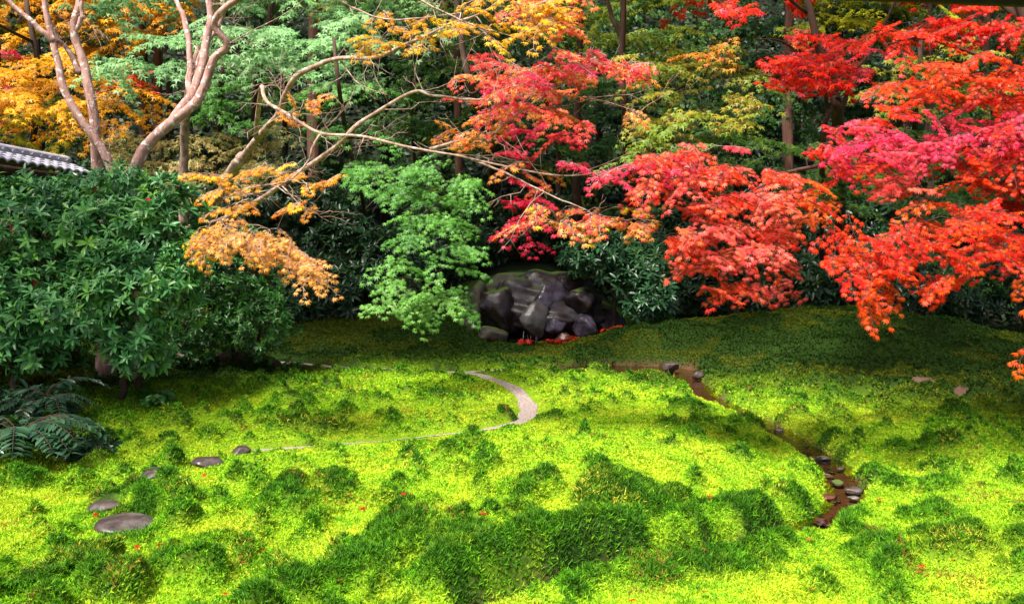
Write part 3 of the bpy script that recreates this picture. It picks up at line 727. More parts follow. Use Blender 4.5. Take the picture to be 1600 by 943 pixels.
bare('bare pinkish tree curving up to the right with forked upper limbs', [
    ([(205, 310, 14.2), (212, 265, 14.2), (232, 226, 14.2), (268, 192, 14.2), (304, 164, 14.2), (323, 126, 14.2), (336, 92, 14.2), (353, 70, 14.1), (334, 38, 14), (350, 14, 13.9), (390, -14, 13.7), (450, -70, 13.4)], 0.125, 0.05),
    ([(270, 190, 14.2), (298, 150, 14.3), (314, 105, 14.4), (326, 50, 14.5), (326, 0, 14.5), (330, -80, 14.5)], 0.10, 0.06),
    ([(296, 152, 14.3), (296, 110, 14.5), (297, 62, 14.6), (284, 22, 14.7), (268, -20, 14.8), (250, -100, 15)], 0.065, 0.04),
    ([(298, 120, 14.5), (318, 75, 14.7), (345, 35, 14.8), (352, -5, 14.8), (365, -80, 14.8)], 0.05, 0.03),
    ([(326, 20, 14.5), (321, -10, 14.5), (318, -60, 14.5)], 0.03, 0.02),
    ([(355, 72, 14.1), (362, 40, 14.0), (366, 20, 14.0)], 0.009, 0.004),
    ([(356, 70, 14.1), (390, 50, 13.8), (440, 25, 13.5), (480, -5, 13.2)], 0.010, 0.005)], 5)

# ---- maples of the wood behind
WOOD = 'trees of the wood behind the moss garden'
def bg(label, limbs, clusters, leaf=0.12, kind=STAR3, bark=M_dark, seed=0, mat=None):
    limbs = back(limbs)
    return tree('maple_tree', label, 'tree', limbs, clusters, leaf, kind, bark, mat or M_green, seed=seed, twigs=False, group=WOOD)
bg('golden yellow maple above the tiled roof at the left edge', [([(40, 420, 19.5), (50, 250, 19.5), (60, 120, 19.5), (40, 0, 19.5)], 0.14, 0.05)],
   [C((-13.5, -6.6, 6.0, 12.6, 7.0, 8.8), (1, 1), 1.1, 2.1, GOLD, leaf=0.2, head=-90, hvar=120),  # foliage added out of view to shade the ground at the left
    C([(-80, 110), (60, 95), (235, 105), (240, 155), (190, 200), (60, 205), (-80, 200)], (17.6, 20.5), 1.0, 2.8, GOLD, layers=34),
    C([(-80, 180), (120, 180), (180, 205), (60, 225), (-80, 225)], (18, 19), .9, 1.2, YGR, layers=30)], seed=11, mat=M_maple)
bg('deep gold tree high at the top left behind the bare trees', [([(230, 350, 26), (225, 150, 26), (222, 30, 26), (220, -200, 26)], 0.2, 0.08)],
   [C([(-120, -140), (260, -140), (340, -20), (270, 25), (150, 85), (0, 85), (-120, 60)], (24, 27), 1.4, 2.8, GOLD, layers=44)], 0.15, seed=12, mat=M_maple)
bg('small crimson maple at the far left edge', [([(0, 400, 22), (-5, 220, 22), (0, 60, 22)], 0.09, 0.04)],
   [C([(-80, 75), (20, 72), (30, 110), (14, 145), (-80, 150)], (21, 22.5), .9, 2.2, CRIM, layers=30)], seed=13, mat=M_maple)
bg('pale green maple spreading in flat layers behind the bare trees', [([(400, 500, 18.5), (395, 300, 18.4), (400, 150, 18), (420, 40, 17.6), (440, -100, 17.4)], 0.14, 0.05)],
   [C([(150, 55), (250, 38), (400, 35), (550, 20), (610, 60), (550, 105), (480, 115), (380, 105), (280, 105), (170, 105)], (15.6, 17.6), 1.0, 3.2, PALEG, layers=36),
    C((-11, -3, 16.5, 22, 8, 10.5), (1, 1), 1.1, 1.4, PALEG, leaf=0.2, head=-90, hvar=120),  # extra canopy above the view, put in to shade the left bank
    C([(330, -100), (700, -100), (690, 35), (500, 50), (380, 10)], (16.5, 19), 1.1, 1.8, PALEG + MIDG[1:2], layers=40)], seed=14)
bg('mid green maple with orange tips between the bare tree and long branches', [([(330, 480, 19.5), (340, 300, 19.5), (345, 150, 19.3), (350, 80, 19)], 0.12, 0.05)],
   [C([(265, 115), (420, 115), (430, 190), (310, 195)], (18, 20), .9, 2.0, MIDG + PALEG[1:2], layers=34),
    C([(170, 105), (230, 105), (230, 140), (180, 140)], (18, 19.5), .8, 1.4, ORANGE + ORED)], seed=15)
bg('dull tan and olive maple low behind the curved bare trunk', [([(250, 480, 20.5), (252, 330, 20.5), (260, 200, 20.5)], 0.10, 0.04)],
   [C([(180, 215), (300, 200), (430, 195), (430, 270), (330, 300), (190, 285)], (18, 20.5), .9, 2.4, TAN, layers=30)], seed=16)
bg('green maple with drooping layered sprays left of the wet rocks', [
    ([(572, 500, 15.6), (572, 380, 15.5), (562, 290, 15.2), (546, 230, 15), (530, 150, 15), (520, 60, 15)], 0.075, 0.03),
    ([(568, 330, 15.4), (600, 300, 15.0), (660, 275, 14.6), (720, 280, 14.2)], 0.035, 0.012),
    ([(570, 400, 15.5), (610, 400, 14.5), (650, 390, 13.8), (700, 380, 13.4)], 0.03, 0.010),
    ([(574, 370, 15.5), (590, 320, 15.6), (640, 305, 15.8)], 0.02, 0.008)],
   [C([(530, 240), (600, 235), (700, 258), (755, 300), (735, 350), (650, 345), (620, 310), (550, 275)], (14, 16), .75, 2.2, MIDG, layers=34, leaf=.082),
    C([(620, 330), (700, 330), (745, 390), (730, 430), (680, 400), (630, 380)], (13.2, 14.4), .6, 2.2, MIDG, layers=32, leaf=.078),
    C([(570, 450), (610, 425), (660, 440), (700, 460), (725, 480), (680, 495), (640, 480), (610, 495), (580, 470)], (12.8, 13.8), .5, 2.0, [MIDG[1], MIDG[2], (0.20, 0.42, 0.07)], layers=28, leaf=.072, pitch=28),
    C([(590, 395), (640, 390), (650, 420), (600, 420)], (13, 13.8), .5, 2.0, MIDG[1:], leaf=.085),
    C([(690, 440), (740, 430), (738, 490), (715, 485)], (13.4, 14), .4, 1.3, MIDG, leaf=.085),
    C([(470, 150), (620, 110), (640, 200), (560, 220), (500, 210)], (15.5, 17), .8, .9, MIDG + PALEG[:1], layers=36)], 0.10, STAR5, seed=17)
bg('crimson maple in the middle of the wood', [
    ([(768, 420, 17.5), (768, 300, 17.5), (765, 230, 17.4), (740, 150, 17.2), (722, 80, 17), (715, 20, 17), (700, -100, 17)], 0.10, 0.04),
    ([(766, 250, 17.4), (800, 180, 17), (830, 150, 16.8)], 0.04, 0.015),
    ([(768, 330, 17.5), (810, 300, 17), (850, 310, 16.7)], 0.03, 0.012)],
   [C([(750, 110), (800, 110), (850, 180), (840, 245), (785, 255), (765, 180)], (16, 17.8), .7, 1.2, CRIM, layers=36),
    C([(775, 275), (850, 285), (865, 390), (825, 380), (785, 330)], (15.6, 17), .65, 1.2, CRIM, layers=36),
    C([(730, 85), (800, 80), (920, 100), (880, 180), (750, 165)], (17, 18.5), .8, .9, MIXR[:3] + CRIM[:1], layers=34),
    C([(830, 190), (920, 180), (900, 230), (850, 240)], (17, 18), .7, 1.0, MIXR[:2] + CRIM[:1])], 0.10, STAR5, seed=18, mat=M_maple)
bg('olive maple turning orange in the centre right of the wood', [
    ([(985, 420, 19), (985, 300, 19), (978, 200, 18.8), (970, 110, 18.6), (975, 0, 18.4), (985, -100, 18.4)], 0.13, 0.05),
    ([(978, 190, 18.8), (1040, 150, 18.4), (1100, 120, 18)], 0.05, 0.02), ([(972, 60, 18.5), (950, 10, 18.5), (935, -60, 18.5)], 0.06, 0.03)],
   [C([(960, 85), (1060, 70), (1170, 80), (1185, 140), (1160, 205), (1060, 215), (990, 205), (1010, 150)], (16.5, 19.5), .9, 2.3, OLIVE, layers=38),
    C([(960, 220), (1030, 190), (1100, 200), (1090, 240), (990, 245)], (16, 17.5), .8, 1.7, OLIVE[:2] + PALEG[:1], layers=34),
    C((-4.5, 4, 17, 23, 8.5, 11), (1, 1), 1.1, 1.4, OLIVE, leaf=0.2, head=-90, hvar=120),  # added overhead leaves, out of view, shading the middle of the far banks
    C([(1060, 60), (1170, 45), (1170, 85), (1080, 95)], (17, 18), .8, 1.1, ORANGE[:1] + OLIVE[2:3] + ORED[2:])], seed=19)
bg('yellow green tree at the top centre of the wood', [([(900, 420, 24.5), (902, 200, 24.4), (905, 60, 24.3), (915, -150, 24.2)], 0.15, 0.06),
     ([(902, 110, 24.3), (880, 60, 24.2), (870, 20, 24)], 0.06, 0.03)],
   [C([(850, -120), (1120, -120), (1090, 85), (980, 110), (920, 100), (860, 60)], (22, 25.5), 1.2, 2.0, YGR[:2] + MIDG[:2], layers=44)], 0.14, seed=20)
bg('dark green tree deep between the pink and olive maples', [([(870, 440, 26), (872, 300, 26), (875, 150, 26)], 0.12, 0.05)],
   [C([(860, 130), (970, 115), (970, 240), (870, 245)], (24, 27), 1.2, 1.8, DKG, layers=44),
    C([(1090, 150), (1260, 150), (1260, 330), (1100, 260)], (22, 26), 1.2, 1.7, DKG + OLIVE[:1], layers=44)], 0.15, seed=21)
bg('yellowish tree filling the top right behind the scarlet branches', [([(1450, 420, 26), (1452, 200, 26), (1450, 30, 26), (1455, -150, 26)], 0.2, 0.08)],
   [C([(1190, -120), (1780, -120), (1780, 60), (1450, 60), (1240, 50)], (24, 28), 1.3, 1.7, YGR, layers=44)], 0.15, seed=22)
bg('olive green maple seen through gaps in the scarlet canopy', [([(1420, 470, 16.5), (1425, 330, 16.5), (1430, 180, 16.4), (1440, 60, 16.2)], 0.11, 0.04)],
   [C([(1360, 100), (1570, 60), (1600, 150), (1480, 190), (1390, 185)], (15.5, 17.5), .8, 1.8, OLIVE + MIDG[:1], layers=36),
    C([(1270, 180), (1420, 180), (1520, 230), (1480, 340), (1300, 340)], (16, 19), .9, 1.5, OLIVE[:2] + DKG, layers=36)], seed=23)
bg('dark green maple in deep shade at the far right', [([(1620, 480, 21), (1625, 300, 21), (1610, 100, 21)], 0.14, 0.05)],
   [C([(1430, 300), (1760, 260), (1760, 430), (1480, 430)], (20, 24), 1.2, 1.5, DKG, layers=44),
    C([(1480, 110), (1760, 70), (1760, 280), (1500, 280)], (19, 23), 1.2, 1.5, DKG + MIDG[:1], layers=44)], 0.15, seed=24)
bg('grey green tree high in the middle behind the long branches', [([(645, 460, 24), (648, 300, 24), (642, 150, 24), (640, 0, 24)], 0.07, 0.04)],
   [C([(560, 100), (740, 60), (740, 230), (600, 230)], (22, 25), 1.1, 1.3, OLIVE[:1] + DKG + MIDG[:1], layers=44),
    C([(560, -130), (880, -130), (860, 70), (640, 90)], (21, 25), 1.2, 1.6, DKG + OLIVE[:2], layers=44)], 0.14, seed=25)

DKF = [(0.012, 0.045, 0.007), (0.025, 0.08, 0.012), (0.045, 0.115, 0.014)]
FAR = [('yellow green tree far behind the two bare trees at the left', 60, YGR[:2] + DKF), ('dark green tree far behind the curved bare tree', 260, DKF), ('dark tree far behind the pale green layers', 440, DKF + OLIVE[:1]),
       ('shaded green tree far behind the long bare branches', 600, DKF), ('olive tree far behind the crimson maple', 770, OLIVE[:2] + DKF), ('deep green tree far behind the pink row of leaves', 930, DKF + MIDG[:1]),
       ('dark tree far behind the olive maple', 1090, DKF + OLIVE[:1]), ('green tree far behind the forked red maple', 1240, DKF + MIDG[:1]), ('dark olive tree far behind the scarlet canopy', 1400, OLIVE[:1] + DKF),
       ('dark tree far behind the scarlet branches at the right edge', 1580, DKF)]
for i, (lab, px, pal) in enumerate(FAR):
    y0 = 29 + (i * 7 % 4)
    bg(lab, [([(px, 330, y0), (px + 6, 180, y0), (px - 4, 20, y0), (px, -120, y0)], .16, .06)],
       [C([(px - 120, -60), (px + 120, -60), (px + 125, 340), (px - 125, 340)], (y0 - 3, y0), 1.5, 1.6, pal, layers=52)], 0.20, KITE, seed=50 + i)

# tall cedars: straight trunks with crowns far above
def cedar(label, px, Y, r0, seed, top=-420, crown=True):
    cl = [C([(px - 130, -330), (px + 130, -330), (px + 170, -60), (px - 170, -60)], (Y - 2, Y + 2), 1.3, 1.6, DKG, layers=50, leaf=0.16, head=-90, hvar=180)] if crown else []
    return tree('cedar_tree', label, 'tree', [([(px, 480, Y), (px + 1, 300, Y), (px - 2, 120, Y), (px + 2, -60, Y), (px, top, Y)], r0, r0 * 0.5)], cl, 0.16, KITE, M_cedar, M_green, seed, False, 'tall straight cedars in the wood')
cedar('thick cedar trunk behind the sparse orange leaves', 490, 26.0, 0.24, 31)
cedar('slim cedar trunk just left of the crimson maple', 716, 25.5, 0.15, 32)
cedar('dark reddish cedar trunk between the red crowns', 1232, 25.0, 0.20, 33)
cedar('cedar trunk standing behind the curved bare tree', 248, 26, 0.19, 34)
cedar('cedar trunk in shadow above the dark undergrowth at the right', 1540, 26.5, 0.2, 35)

# ------------------------------------------------------------------ shrubs with whorled glossy leaves
def shrub(name, label, stems, blobs, n_w, leaf, pal, seed, per=8, mat=None, cat='shrub', kind=OVAL, extra=None, flowers=None, group=None, upness=0.5, bark=None):
    r = np.random.default_rng(3000 + seed)
    wood = MB(); nodes = []
    gp = None
    for pts, r0, r1 in stems:
        P = np.array([at(*p) for p in pts]); gz = float(height(P[0, 0], P[0, 1]))
        P[0, 2] = gz - 0.1
        if gp is None: gp = (P[0, 0], P[0, 1], gz)
        Q = catmull(P, 6); s = np.linspace(0, 1, len(Q))
        Q[1:] += 0.02 * r.normal(size=(len(Q) - 1, 3))
        wood.tube(Q, r0 + (r1 - r0) * s, 7, 0.15); nodes += list(Q)
    t = thing(name, label, cat, gp, group)
    B = [(at(px, py, Y), np.array((rx, ry, rz))) for px, py, Y, rx, ry, rz in blobs]
    vol = np.array([np.prod(b[1]) ** (2 / 3) for b in B]); pr = vol / vol.sum()
    LP = []; LA = []; LN = []; LS = []; LC = []; tips = []
    bi = r.choice(len(B), n_w, p=pr)
    for k in bi:
        c, R = B[k]
        d = norm(r.normal(size=3) + np.array([0, -0.35, 0.25]))
        rad_ = (0.55 + 0.45 * r.random() ** 0.5) * (0.62 + 0.76 * fbm(d[0] * 2.6 + k, d[2] * 2.6 + d[1] * 2, 3)) * (1.12 if r.random() < .12 else 1)
        p = c + R * d * rad_
        ax = norm(d * 0.7 + np.array([0, -0.15, upness]) + r.normal(0, 0.25, 3))
        m = per + r.integers(-2, 3)
        a = np.arange(m) * 2.399 + r.random() * 6
        e1 = norm(np.cross(ax, np.array([0.31, 0.5, 0.2]))); e2 = np.cross(ax, e1)
        el = np.linspace(0.75, 0.0, m) + r.normal(0, 0.12, m)
        dirs = norm((np.cos(a)[:, None] * e1 + np.sin(a)[:, None] * e2) + el[:, None] * ax + np.array([0, 0, -0.12]))
        LP.append(p + ax * (np.linspace(0.18, 0, m) * leaf)[:, None] * 1.2); LA.append(dirs)
        LN.append(norm(ax + 0.15 * r.normal(size=(m, 3)) + np.array([0, 0, 0.25])))
        LS.append(leaf * (0.6 + 0.6 * r.random()) * (0.7 + 0.5 * r.random(m)))
        pl = np.array(pal); u_ = np.clip(r.random() * 0.8 + 0.1 + r.normal(0, 0.12, m), 0, .999) * (len(pl) - 1); i0 = u_.astype(int); f_ = (u_ - i0)[:, None]
        LC.append((pl[i0] * (1 - f_) + pl[i0 + 1] * f_) * (0.75 + 0.5 * r.random((m, 1))) * (np.array((1.5, 1.25, 0.8)) if r.random() < .12 else 1))
        tips.append((p, ax))
    NN = np.array(nodes); a0 = []; a1 = []
    order = r.permutation(len(tips))
    NL = list(NN)
    for i in order[:min(len(order), 500)]:
        p = tips[i][0]
        A = np.array(NL); j = np.argmin(np.sum((A - p) ** 2, 1) + 0.8 * np.maximum(A[:, 2] - p[2], 0))
        q = A[j]; mid = (p + q) / 2 + r.normal(0, 0.04, 3) - np.array([0, 0, 0.05])
        a0 += [q, mid]; a1 += [mid, p]; NL += [mid, p]
    wood.prisms(np.array(a0), np.array(a1), np.full(len(a0), 0.007), np.full(len(a0), 0.005))
    wood.build('stem', bark or M_dark, t, True)
    leaves('foliage', np.vstack(LP), np.vstack(LA), np.vstack(LN), np.concatenate(LS), np.vstack(LC), kind, mat or M_gloss, t)
    if flowers:
        cnt, colr, sz, nm = flowers
        sel = r.choice(len(tips), cnt, replace=False)
        for i in sel:
            p, ax = tips[i]; e1 = norm(np.cross(ax, np.array([0.3, 0.5, 0.2]))); e2 = np.cross(ax, e1)
            aa = np.arange(6) * 1.047
            FA = norm(np.cos(aa)[:, None] * e1 + np.sin(aa)[:, None] * e2 + 0.6 * ax)
            leaves(nm, np.tile(p + ax * 0.07 + np.array([0, -0.05, 0]), (6, 1)), FA, np.tile(ax, (6, 1)), np.full(6, sz), np.tile(np.array(colr), (6, 1)), KITE, M_litter, t)
    return t
SHG = [(0.028, 0.11, 0.028), (0.055, 0.21, 0.050), (0.10, 0.30, 0.080), (0.13, 0.36, 0.045)]
SHB = [(0.014, 0.055, 0.018), (0.024, 0.085, 0.030), (0.045, 0.13, 0.05)]
SHM = [(0.020, 0.085, 0.014), (0.035, 0.14, 0.020), (0.07, 0.22, 0.03)]
shrub('evergreen_shrub', 'big glossy evergreen shrub with whorled leaves at the left edge', [
    ([(190, 640, 12.6), (200, 560, 12.5), (170, 470, 12.4), (120, 380, 12.3)], 0.07, 0.02), ([(215, 640, 12.7), (225, 560, 12.6), (240, 450, 12.4), (230, 340, 12.4)], 0.05, 0.015),
    ([(20, 640, 12.2), (25, 560, 12.2), (40, 450, 12.1), (20, 340, 12.2)], 0.06, 0.02), ([(75, 640, 13), (70, 540, 13), (90, 420, 12.8)], 0.05, 0.02)],
    [(40, 358, 12.6, 1.0, .8, .68), (150, 358, 12.8, 1.0, .8, .62), (250, 350, 12.7, .6, .6, .55), (30, 470, 12.2, .9, .8, .65), (110, 490, 12.0, .75, .7, .42), (175, 430, 12.3, .45, .5, .4),
     (225, 460, 12.2, .75, .7, .7), (60, 540, 12.2, .65, .6, .35), (215, 545, 12.2, .5, .5, .35), (-60, 430, 12.4, .9, .8, 1.1), (190, 282, 12.8, .3, .3, .22), (262, 300, 12.6, .25, .25, .2), (285, 420, 12.4, .3, .4, .35), (90, 312, 13.2, 1.2, .8, .30)],
    3000, 0.15, SHG, 1, flowers=(22, (0.45, 0.02, 0.01), 0.05, 'berry_cluster'))
shrub('evergreen_shrub', 'bright green evergreen shrub over a dark stone left of the path', [
    ([(370, 585, 16.4), (365, 540, 16.4), (340, 470, 16.3), (330, 400, 16.3)], 0.05, 0.015), ([(400, 585, 16.6), (405, 530, 16.5), (410, 450, 16.3)], 0.04, 0.015)],
    [(350, 430, 16.2, 1.0, .8, .75), (400, 500, 16.0, .65, .7, .65), (320, 500, 16.0, .7, .7, .6), (300, 540, 16.0, .45, .5, .35), (380, 390, 16.6, .6, .6, .4)],
    1500, 0.115, SHM, 2)
shrub('evergreen_shrub', 'bluish green broad leaved shrub above the right side of the wet rocks', [
    ([(960, 490, 21.4), (955, 440, 21.4), (940, 390, 21.2)], 0.05, 0.015), ([(1020, 500, 21.6), (1020, 450, 21.4)], 0.04, 0.015)],
    [(930, 400, 21.2, .85, .7, .55), (1010, 425, 21.0, .9, .7, .55), (1020, 465, 20.6, .65, .6, .5), (990, 390, 21.6, .7, .7, .35)],
    720, 0.20, SHB, 3)
DSH = [(0.010, 0.030, 0.012), (0.018, 0.055, 0.020), (0.028, 0.08, 0.024)]
UG = 'dark evergreen shrubs under the trees'
for i, (lab, stem, bl, nw, fl) in enumerate([
    ('dark evergreen shrub behind the peach coloured spray', (490, 500, 23), [(480, 440, 23, 1.2, .9, .8), (530, 460, 22.6, .9, .8, .6), (450, 480, 22, .8, .7, .5)], 560, None),
    ('dark bluish shrub in the gap under the long bare branches', (440, 470, 25), [(450, 330, 25, 1.8, 1, 1.5), (520, 380, 25, 1.3, 1, 1.1)], 700, None),
    ('dark shrub with white blossoms beyond the mossy mound', (1250, 490, 22.5), [(1270, 430, 22.5, 1.1, .9, .9), (1200, 450, 22.8, .9, .8, .7)], 520, (14, (0.8, 0.8, 0.75), 0.055, 'blossom')),
    ('low dark shrub below the scarlet branches', (1420, 500, 24), [(1420, 445, 24, 1.4, 1, .9), (1500, 460, 24, 1.1, 1, .7)], 560, None),
    ('dark shrub in deep shade at the far right of the mound', (1600, 500, 24), [(1600, 440, 24, 1.6, 1, 1.0), (1700, 450, 24, 1.3, 1, 1.2)], 560, None),
    ('dark shrub under the crimson maple behind the rocks', (780, 420, 26), [(780, 370, 26, 1.6, 1, 1.0), (860, 350, 26, 1.3, 1, .8)], 560, None),
    ('dark shrub filling the gap between rhododendron and red leaves', (1110, 480, 23), [(1100, 430, 23, 1.2, .9, .9), (1060, 380, 24, 1.3, .9, .9)], 560, None),
    ('shaded shrub behind the green drooping maple', (640, 470, 24), [(620, 420, 24, 1.3, 1, 1.0), (680, 380, 24.5, 1.2, 1, 1.2)], 560, None),
    ('shaded shrub behind the tiled wall', (330, 420, 25), [(300, 340, 25, 1.8, 1, 1.0), (200, 300, 25, 1.8, 1, 1.0)], 560, None),
    ('tall dark shrub behind the forked red maple', (1250, 420, 26), [(1160, 330, 26, 1.8, 1, 1.5), (1280, 350, 26, 1.6, 1, 1.5), (1390, 380, 26, 1.6, 1, 1.2)], 800, None)]):
    px, py, Y = stem
    b0 = bl[0]
    shrub('evergreen_shrub', lab, [([(px, py, Y), ((px + b0[0]) / 2, (py + b0[1]) / 2, Y), (b0[0], b0[1], Y)], 0.05, 0.015)], bl, nw, 0.24, DSH, 20 + i, flowers=fl, group=UG)

# leaf covered slope far behind (nobody could count it)
r = np.random.default_rng(77)
n_ = 105000
x = (r.random(n_) * 2 - 1) * 36; y = 25.5 + r.random(n_) ** 1.2 * 34
z = height(x, y, False) + r.random(n_) * 0.9 * fbm(x * .5, y * .5, 3, 200) + 0.02
ax_ = norm(r.normal(size=(n_, 3)) * np.array([1, 1, .4]) + np.array([0, -.3, -.2]))
nr_ = norm(r.normal(0, .4, (n_, 3)) + np.array([0, -.5, .8]))
pc = np.array([(0.012, 0.035, 0.012), (0.02, 0.055, 0.015), (0.04, 0.03, 0.012), (0.03, 0.07, 0.015)])[r.integers(4, size=n_)]
o = leaves('undergrowth', np.stack([x, y, z], 1), ax_, nr_, 0.18 + 0.2 * r.random(n_), pc, KITE, M_green, None)
tag(o, 'dark leafy undergrowth covering the slope of the wood', kind='stuff')

# ------------------------------------------------------------------ rocks
def rock_mesh(R, seed, sub=4, planes=14, rough=0.10, flat=0.0):
    bm = bmesh.new(); bmesh.ops.create_icosphere(bm, subdivisions=sub, radius=1.0)
    v = np.array([q.co[:] for q in bm.verts]); f = np.array([[q.index for q in p.verts] for p in bm.faces]); bm.free()
    r = np.random.default_rng(seed)
    nn = norm(r.normal(size=(planes, 3))); dd = 0.70 + 0.32 * r.random(planes)
    q = dd[None] / np.maximum(v @ nn.T, 1e-3)
    q = np.minimum(q, 3.0)
    k = 14.0
    rad_ = -np.log(np.sum(np.exp(-k * q), 1) + np.exp(-k * 1.15)) / k
    p = v * rad_[:, None]
    p = p * (1 + rough * (noise3(p * 2.2 + seed, seed) - 0.5) * 2 + rough * 0.5 * (noise3(p * 6 + seed, seed + 3) - 0.5))[:, None]
    if flat: p[:, 2] = np.where(p[:, 2] > flat, flat + (p[:, 2] - flat) * 0.15, p[:, 2])
    return p * np.array(R), f
def rock(name, label, c, R, mat, seed, rot=0.0, cat='rock', group=None, sub=4, **k):
    p, f = rock_mesh(R, seed, sub, **k)
    ca, sa = math.cos(rot), math.sin(rot)
    p = p @ np.array([[ca, sa, 0], [-sa, ca, 0], [0, 0, 1]])
    o = mesh_np(name, p, [f], mat, None, None, True)
    o.location = [float(q) for q in c]
    return tag(o, label, cat, group=group)
def wet_mat(name, stops, moss_top=True, lo=0.12, hi=0.5, scale=3.0):
    m = ramp_mat(name, stops, scale, 8, 0.3, 0.5, spec=0.6, dist=0.06, rough_rng=(lo, hi))
    m.node_tree.nodes['Principled BSDF'].inputs['Specular IOR Level'].default_value = 0.4
    if moss_top:
        n = m.node_tree.nodes; l = m.node_tree.links; b = n['Principled BSDF']
        src = b.inputs['Base Color'].links[0].from_socket
        ge = n.new('ShaderNodeNewGeometry'); sx = n.new('ShaderNodeSeparateXYZ'); l.new(ge.outputs['Normal'], sx.inputs[0])
        no = n.new('ShaderNodeTexNoise'); no.inputs['Scale'].default_value = 4; no.inputs['Detail'].default_value = 6
        ad = n.new('ShaderNodeMath'); ad.operation = 'ADD'; l.new(sx.outputs[2], ad.inputs[0]); l.new(no.outputs[0], ad.inputs[1])
        mr = n.new('ShaderNodeMapRange'); mr.inputs[1].default_value = 1.22; mr.inputs[2].default_value = 1.38; l.new(ad.outputs[0], mr.inputs[0])
        mx = n.new('ShaderNodeMixRGB'); mx.inputs[2].default_value = (0.05, 0.085, 0.01, 1)
        l.new(mr.outputs[0], mx.inputs[0]); l.new(src, mx.inputs[1]); l.new(mx.outputs[0], b.inputs['Base Color'])
        rs = b.inputs['Roughness'].links[0].from_socket
        m2 = n.new('ShaderNodeMixRGB'); m2.inputs[2].default_value = (0.9, 0.9, 0.9, 1)
        l.new(mr.outputs[0], m2.inputs[0]); l.new(rs, m2.inputs[1]); l.new(m2.outputs[0], b.inputs['Roughness'])
    return m
M_wet = wet_mat('wet_dark_rock', [(0.30, (0.006, 0.004, 0.004)), (0.48, (0.018, 0.011, 0.010)), (0.60, (0.036, 0.030, 0.040)), (0.72, (0.030, 0.012, 0.007))], lo=.22, hi=.6)
M_slab = wet_mat('wet_grey_slab', [(0.30, (0.035, 0.03, 0.028)), (0.5, (0.085, 0.078, 0.075)), (0.7, (0.13, 0.125, 0.13))], False, 0.18, 0.45)
M_viol = wet_mat('wet_violet_rock', [(0.30, (0.012, 0.009, 0.011)), (0.5, (0.045, 0.036, 0.052)), (0.7, (0.11, 0.095, 0.15))], False, 0.15, 0.42)
M_brown = wet_mat('wet_red_brown_rock', [(0.30, (0.02, 0.008, 0.005)), (0.5, (0.07, 0.025, 0.016)), (0.7, (0.13, 0.055, 0.035))], False, 0.10, 0.40)
M_mossr = wet_mat('moss_spotted_rock', [(0.30, (0.012, 0.010, 0.006)), (0.5, (0.04, 0.032, 0.022)), (0.65, (0.09, 0.078, 0.06)), (0.75, (0.03, 0.045, 0.008))], True, 0.5, 0.9)
M_stone = ramp_mat('stepping_stone', [(0.3, (0.020, 0.012, 0.010)), (0.5, (0.045, 0.030, 0.026)), (0.7, (0.085, 0.065, 0.06))], 7, 7, 0.55, 0.4, spec=0.5, rough_rng=(0.35, 0.7))
M_pstone = ramp_mat('grey_pebble', [(0.3, (0.03, 0.027, 0.024)), (0.5, (0.10, 0.085, 0.075)), (0.7, (0.22, 0.19, 0.17))], 9, 6, 0.5, 0.3, spec=0.5)

rock('boulder', 'large dark wet boulder forming the face of the small waterfall', at(842, 485, 21.95), (1.75, 1.0, 0.98), M_wet, 41, sub=5, rough=.26, planes=26)
rock('boulder', 'wet grey slab leaning in the middle of the waterfall', at(836, 500, 20.95), (.36, .22, .40), M_slab, 42, .3)
rock('boulder', 'small violet grey boulder beside the leaning slab', at(868, 507, 20.95), (.26, .24, .25), M_viol, 43, .8)
rock('boulder', 'bluish violet wet boulder at the lower right of the waterfall', at(914, 508, 21.0), (.42, .30, .30), M_viol, 44, 1.9)
rock('boulder', 'rounded dark boulder at the upper right of the waterfall', at(908, 472, 21.25), (.44, .40, .34), M_wet, 45, 2.2, rough=.14)
rock('boulder', 'broad violet grey rock face above the leaning slab', at(866, 468, 21.3), (.58, .26, .36), M_viol, 46, .4, rough=.14)
rock('boulder', 'reddish stone under the violet boulder at the pool', at(878, 531, 20.9), (.22, .20, .20), M_brown, 47, .2)
rock('boulder', 'dark mottled boulder at the left of the waterfall', at(785, 490, 21.4), (.55, .45, .62), M_wet, 48, .7, rough=.16)
rock('boulder', 'moss spotted upright stone left of the waterfall', at(742, 480, 21.7), (.38, .36, .62), M_mossr, 49, 1.2)
rock('boulder', 'pale cracked stone at the foot of the waterfall left side', at(768, 524, 20.9), (.40, .30, .24), M_mossr, 50, .4)
rock('boulder', 'flat topped mossy rock along the crest of the waterfall', at(812, 440, 22.9), (1.0, .55, .26), M_mossr, 51, .1)
rock('boulder', 'mossy rock along the crest right of the waterfall', at(895, 434, 22.5), (.75, .5, .20), M_mossr, 52, .3)
rock('boulder', 'dark wet rock closing the right end of the pool', at(950, 510, 22.0), (.45, .5, .5), M_wet, 53, .9)
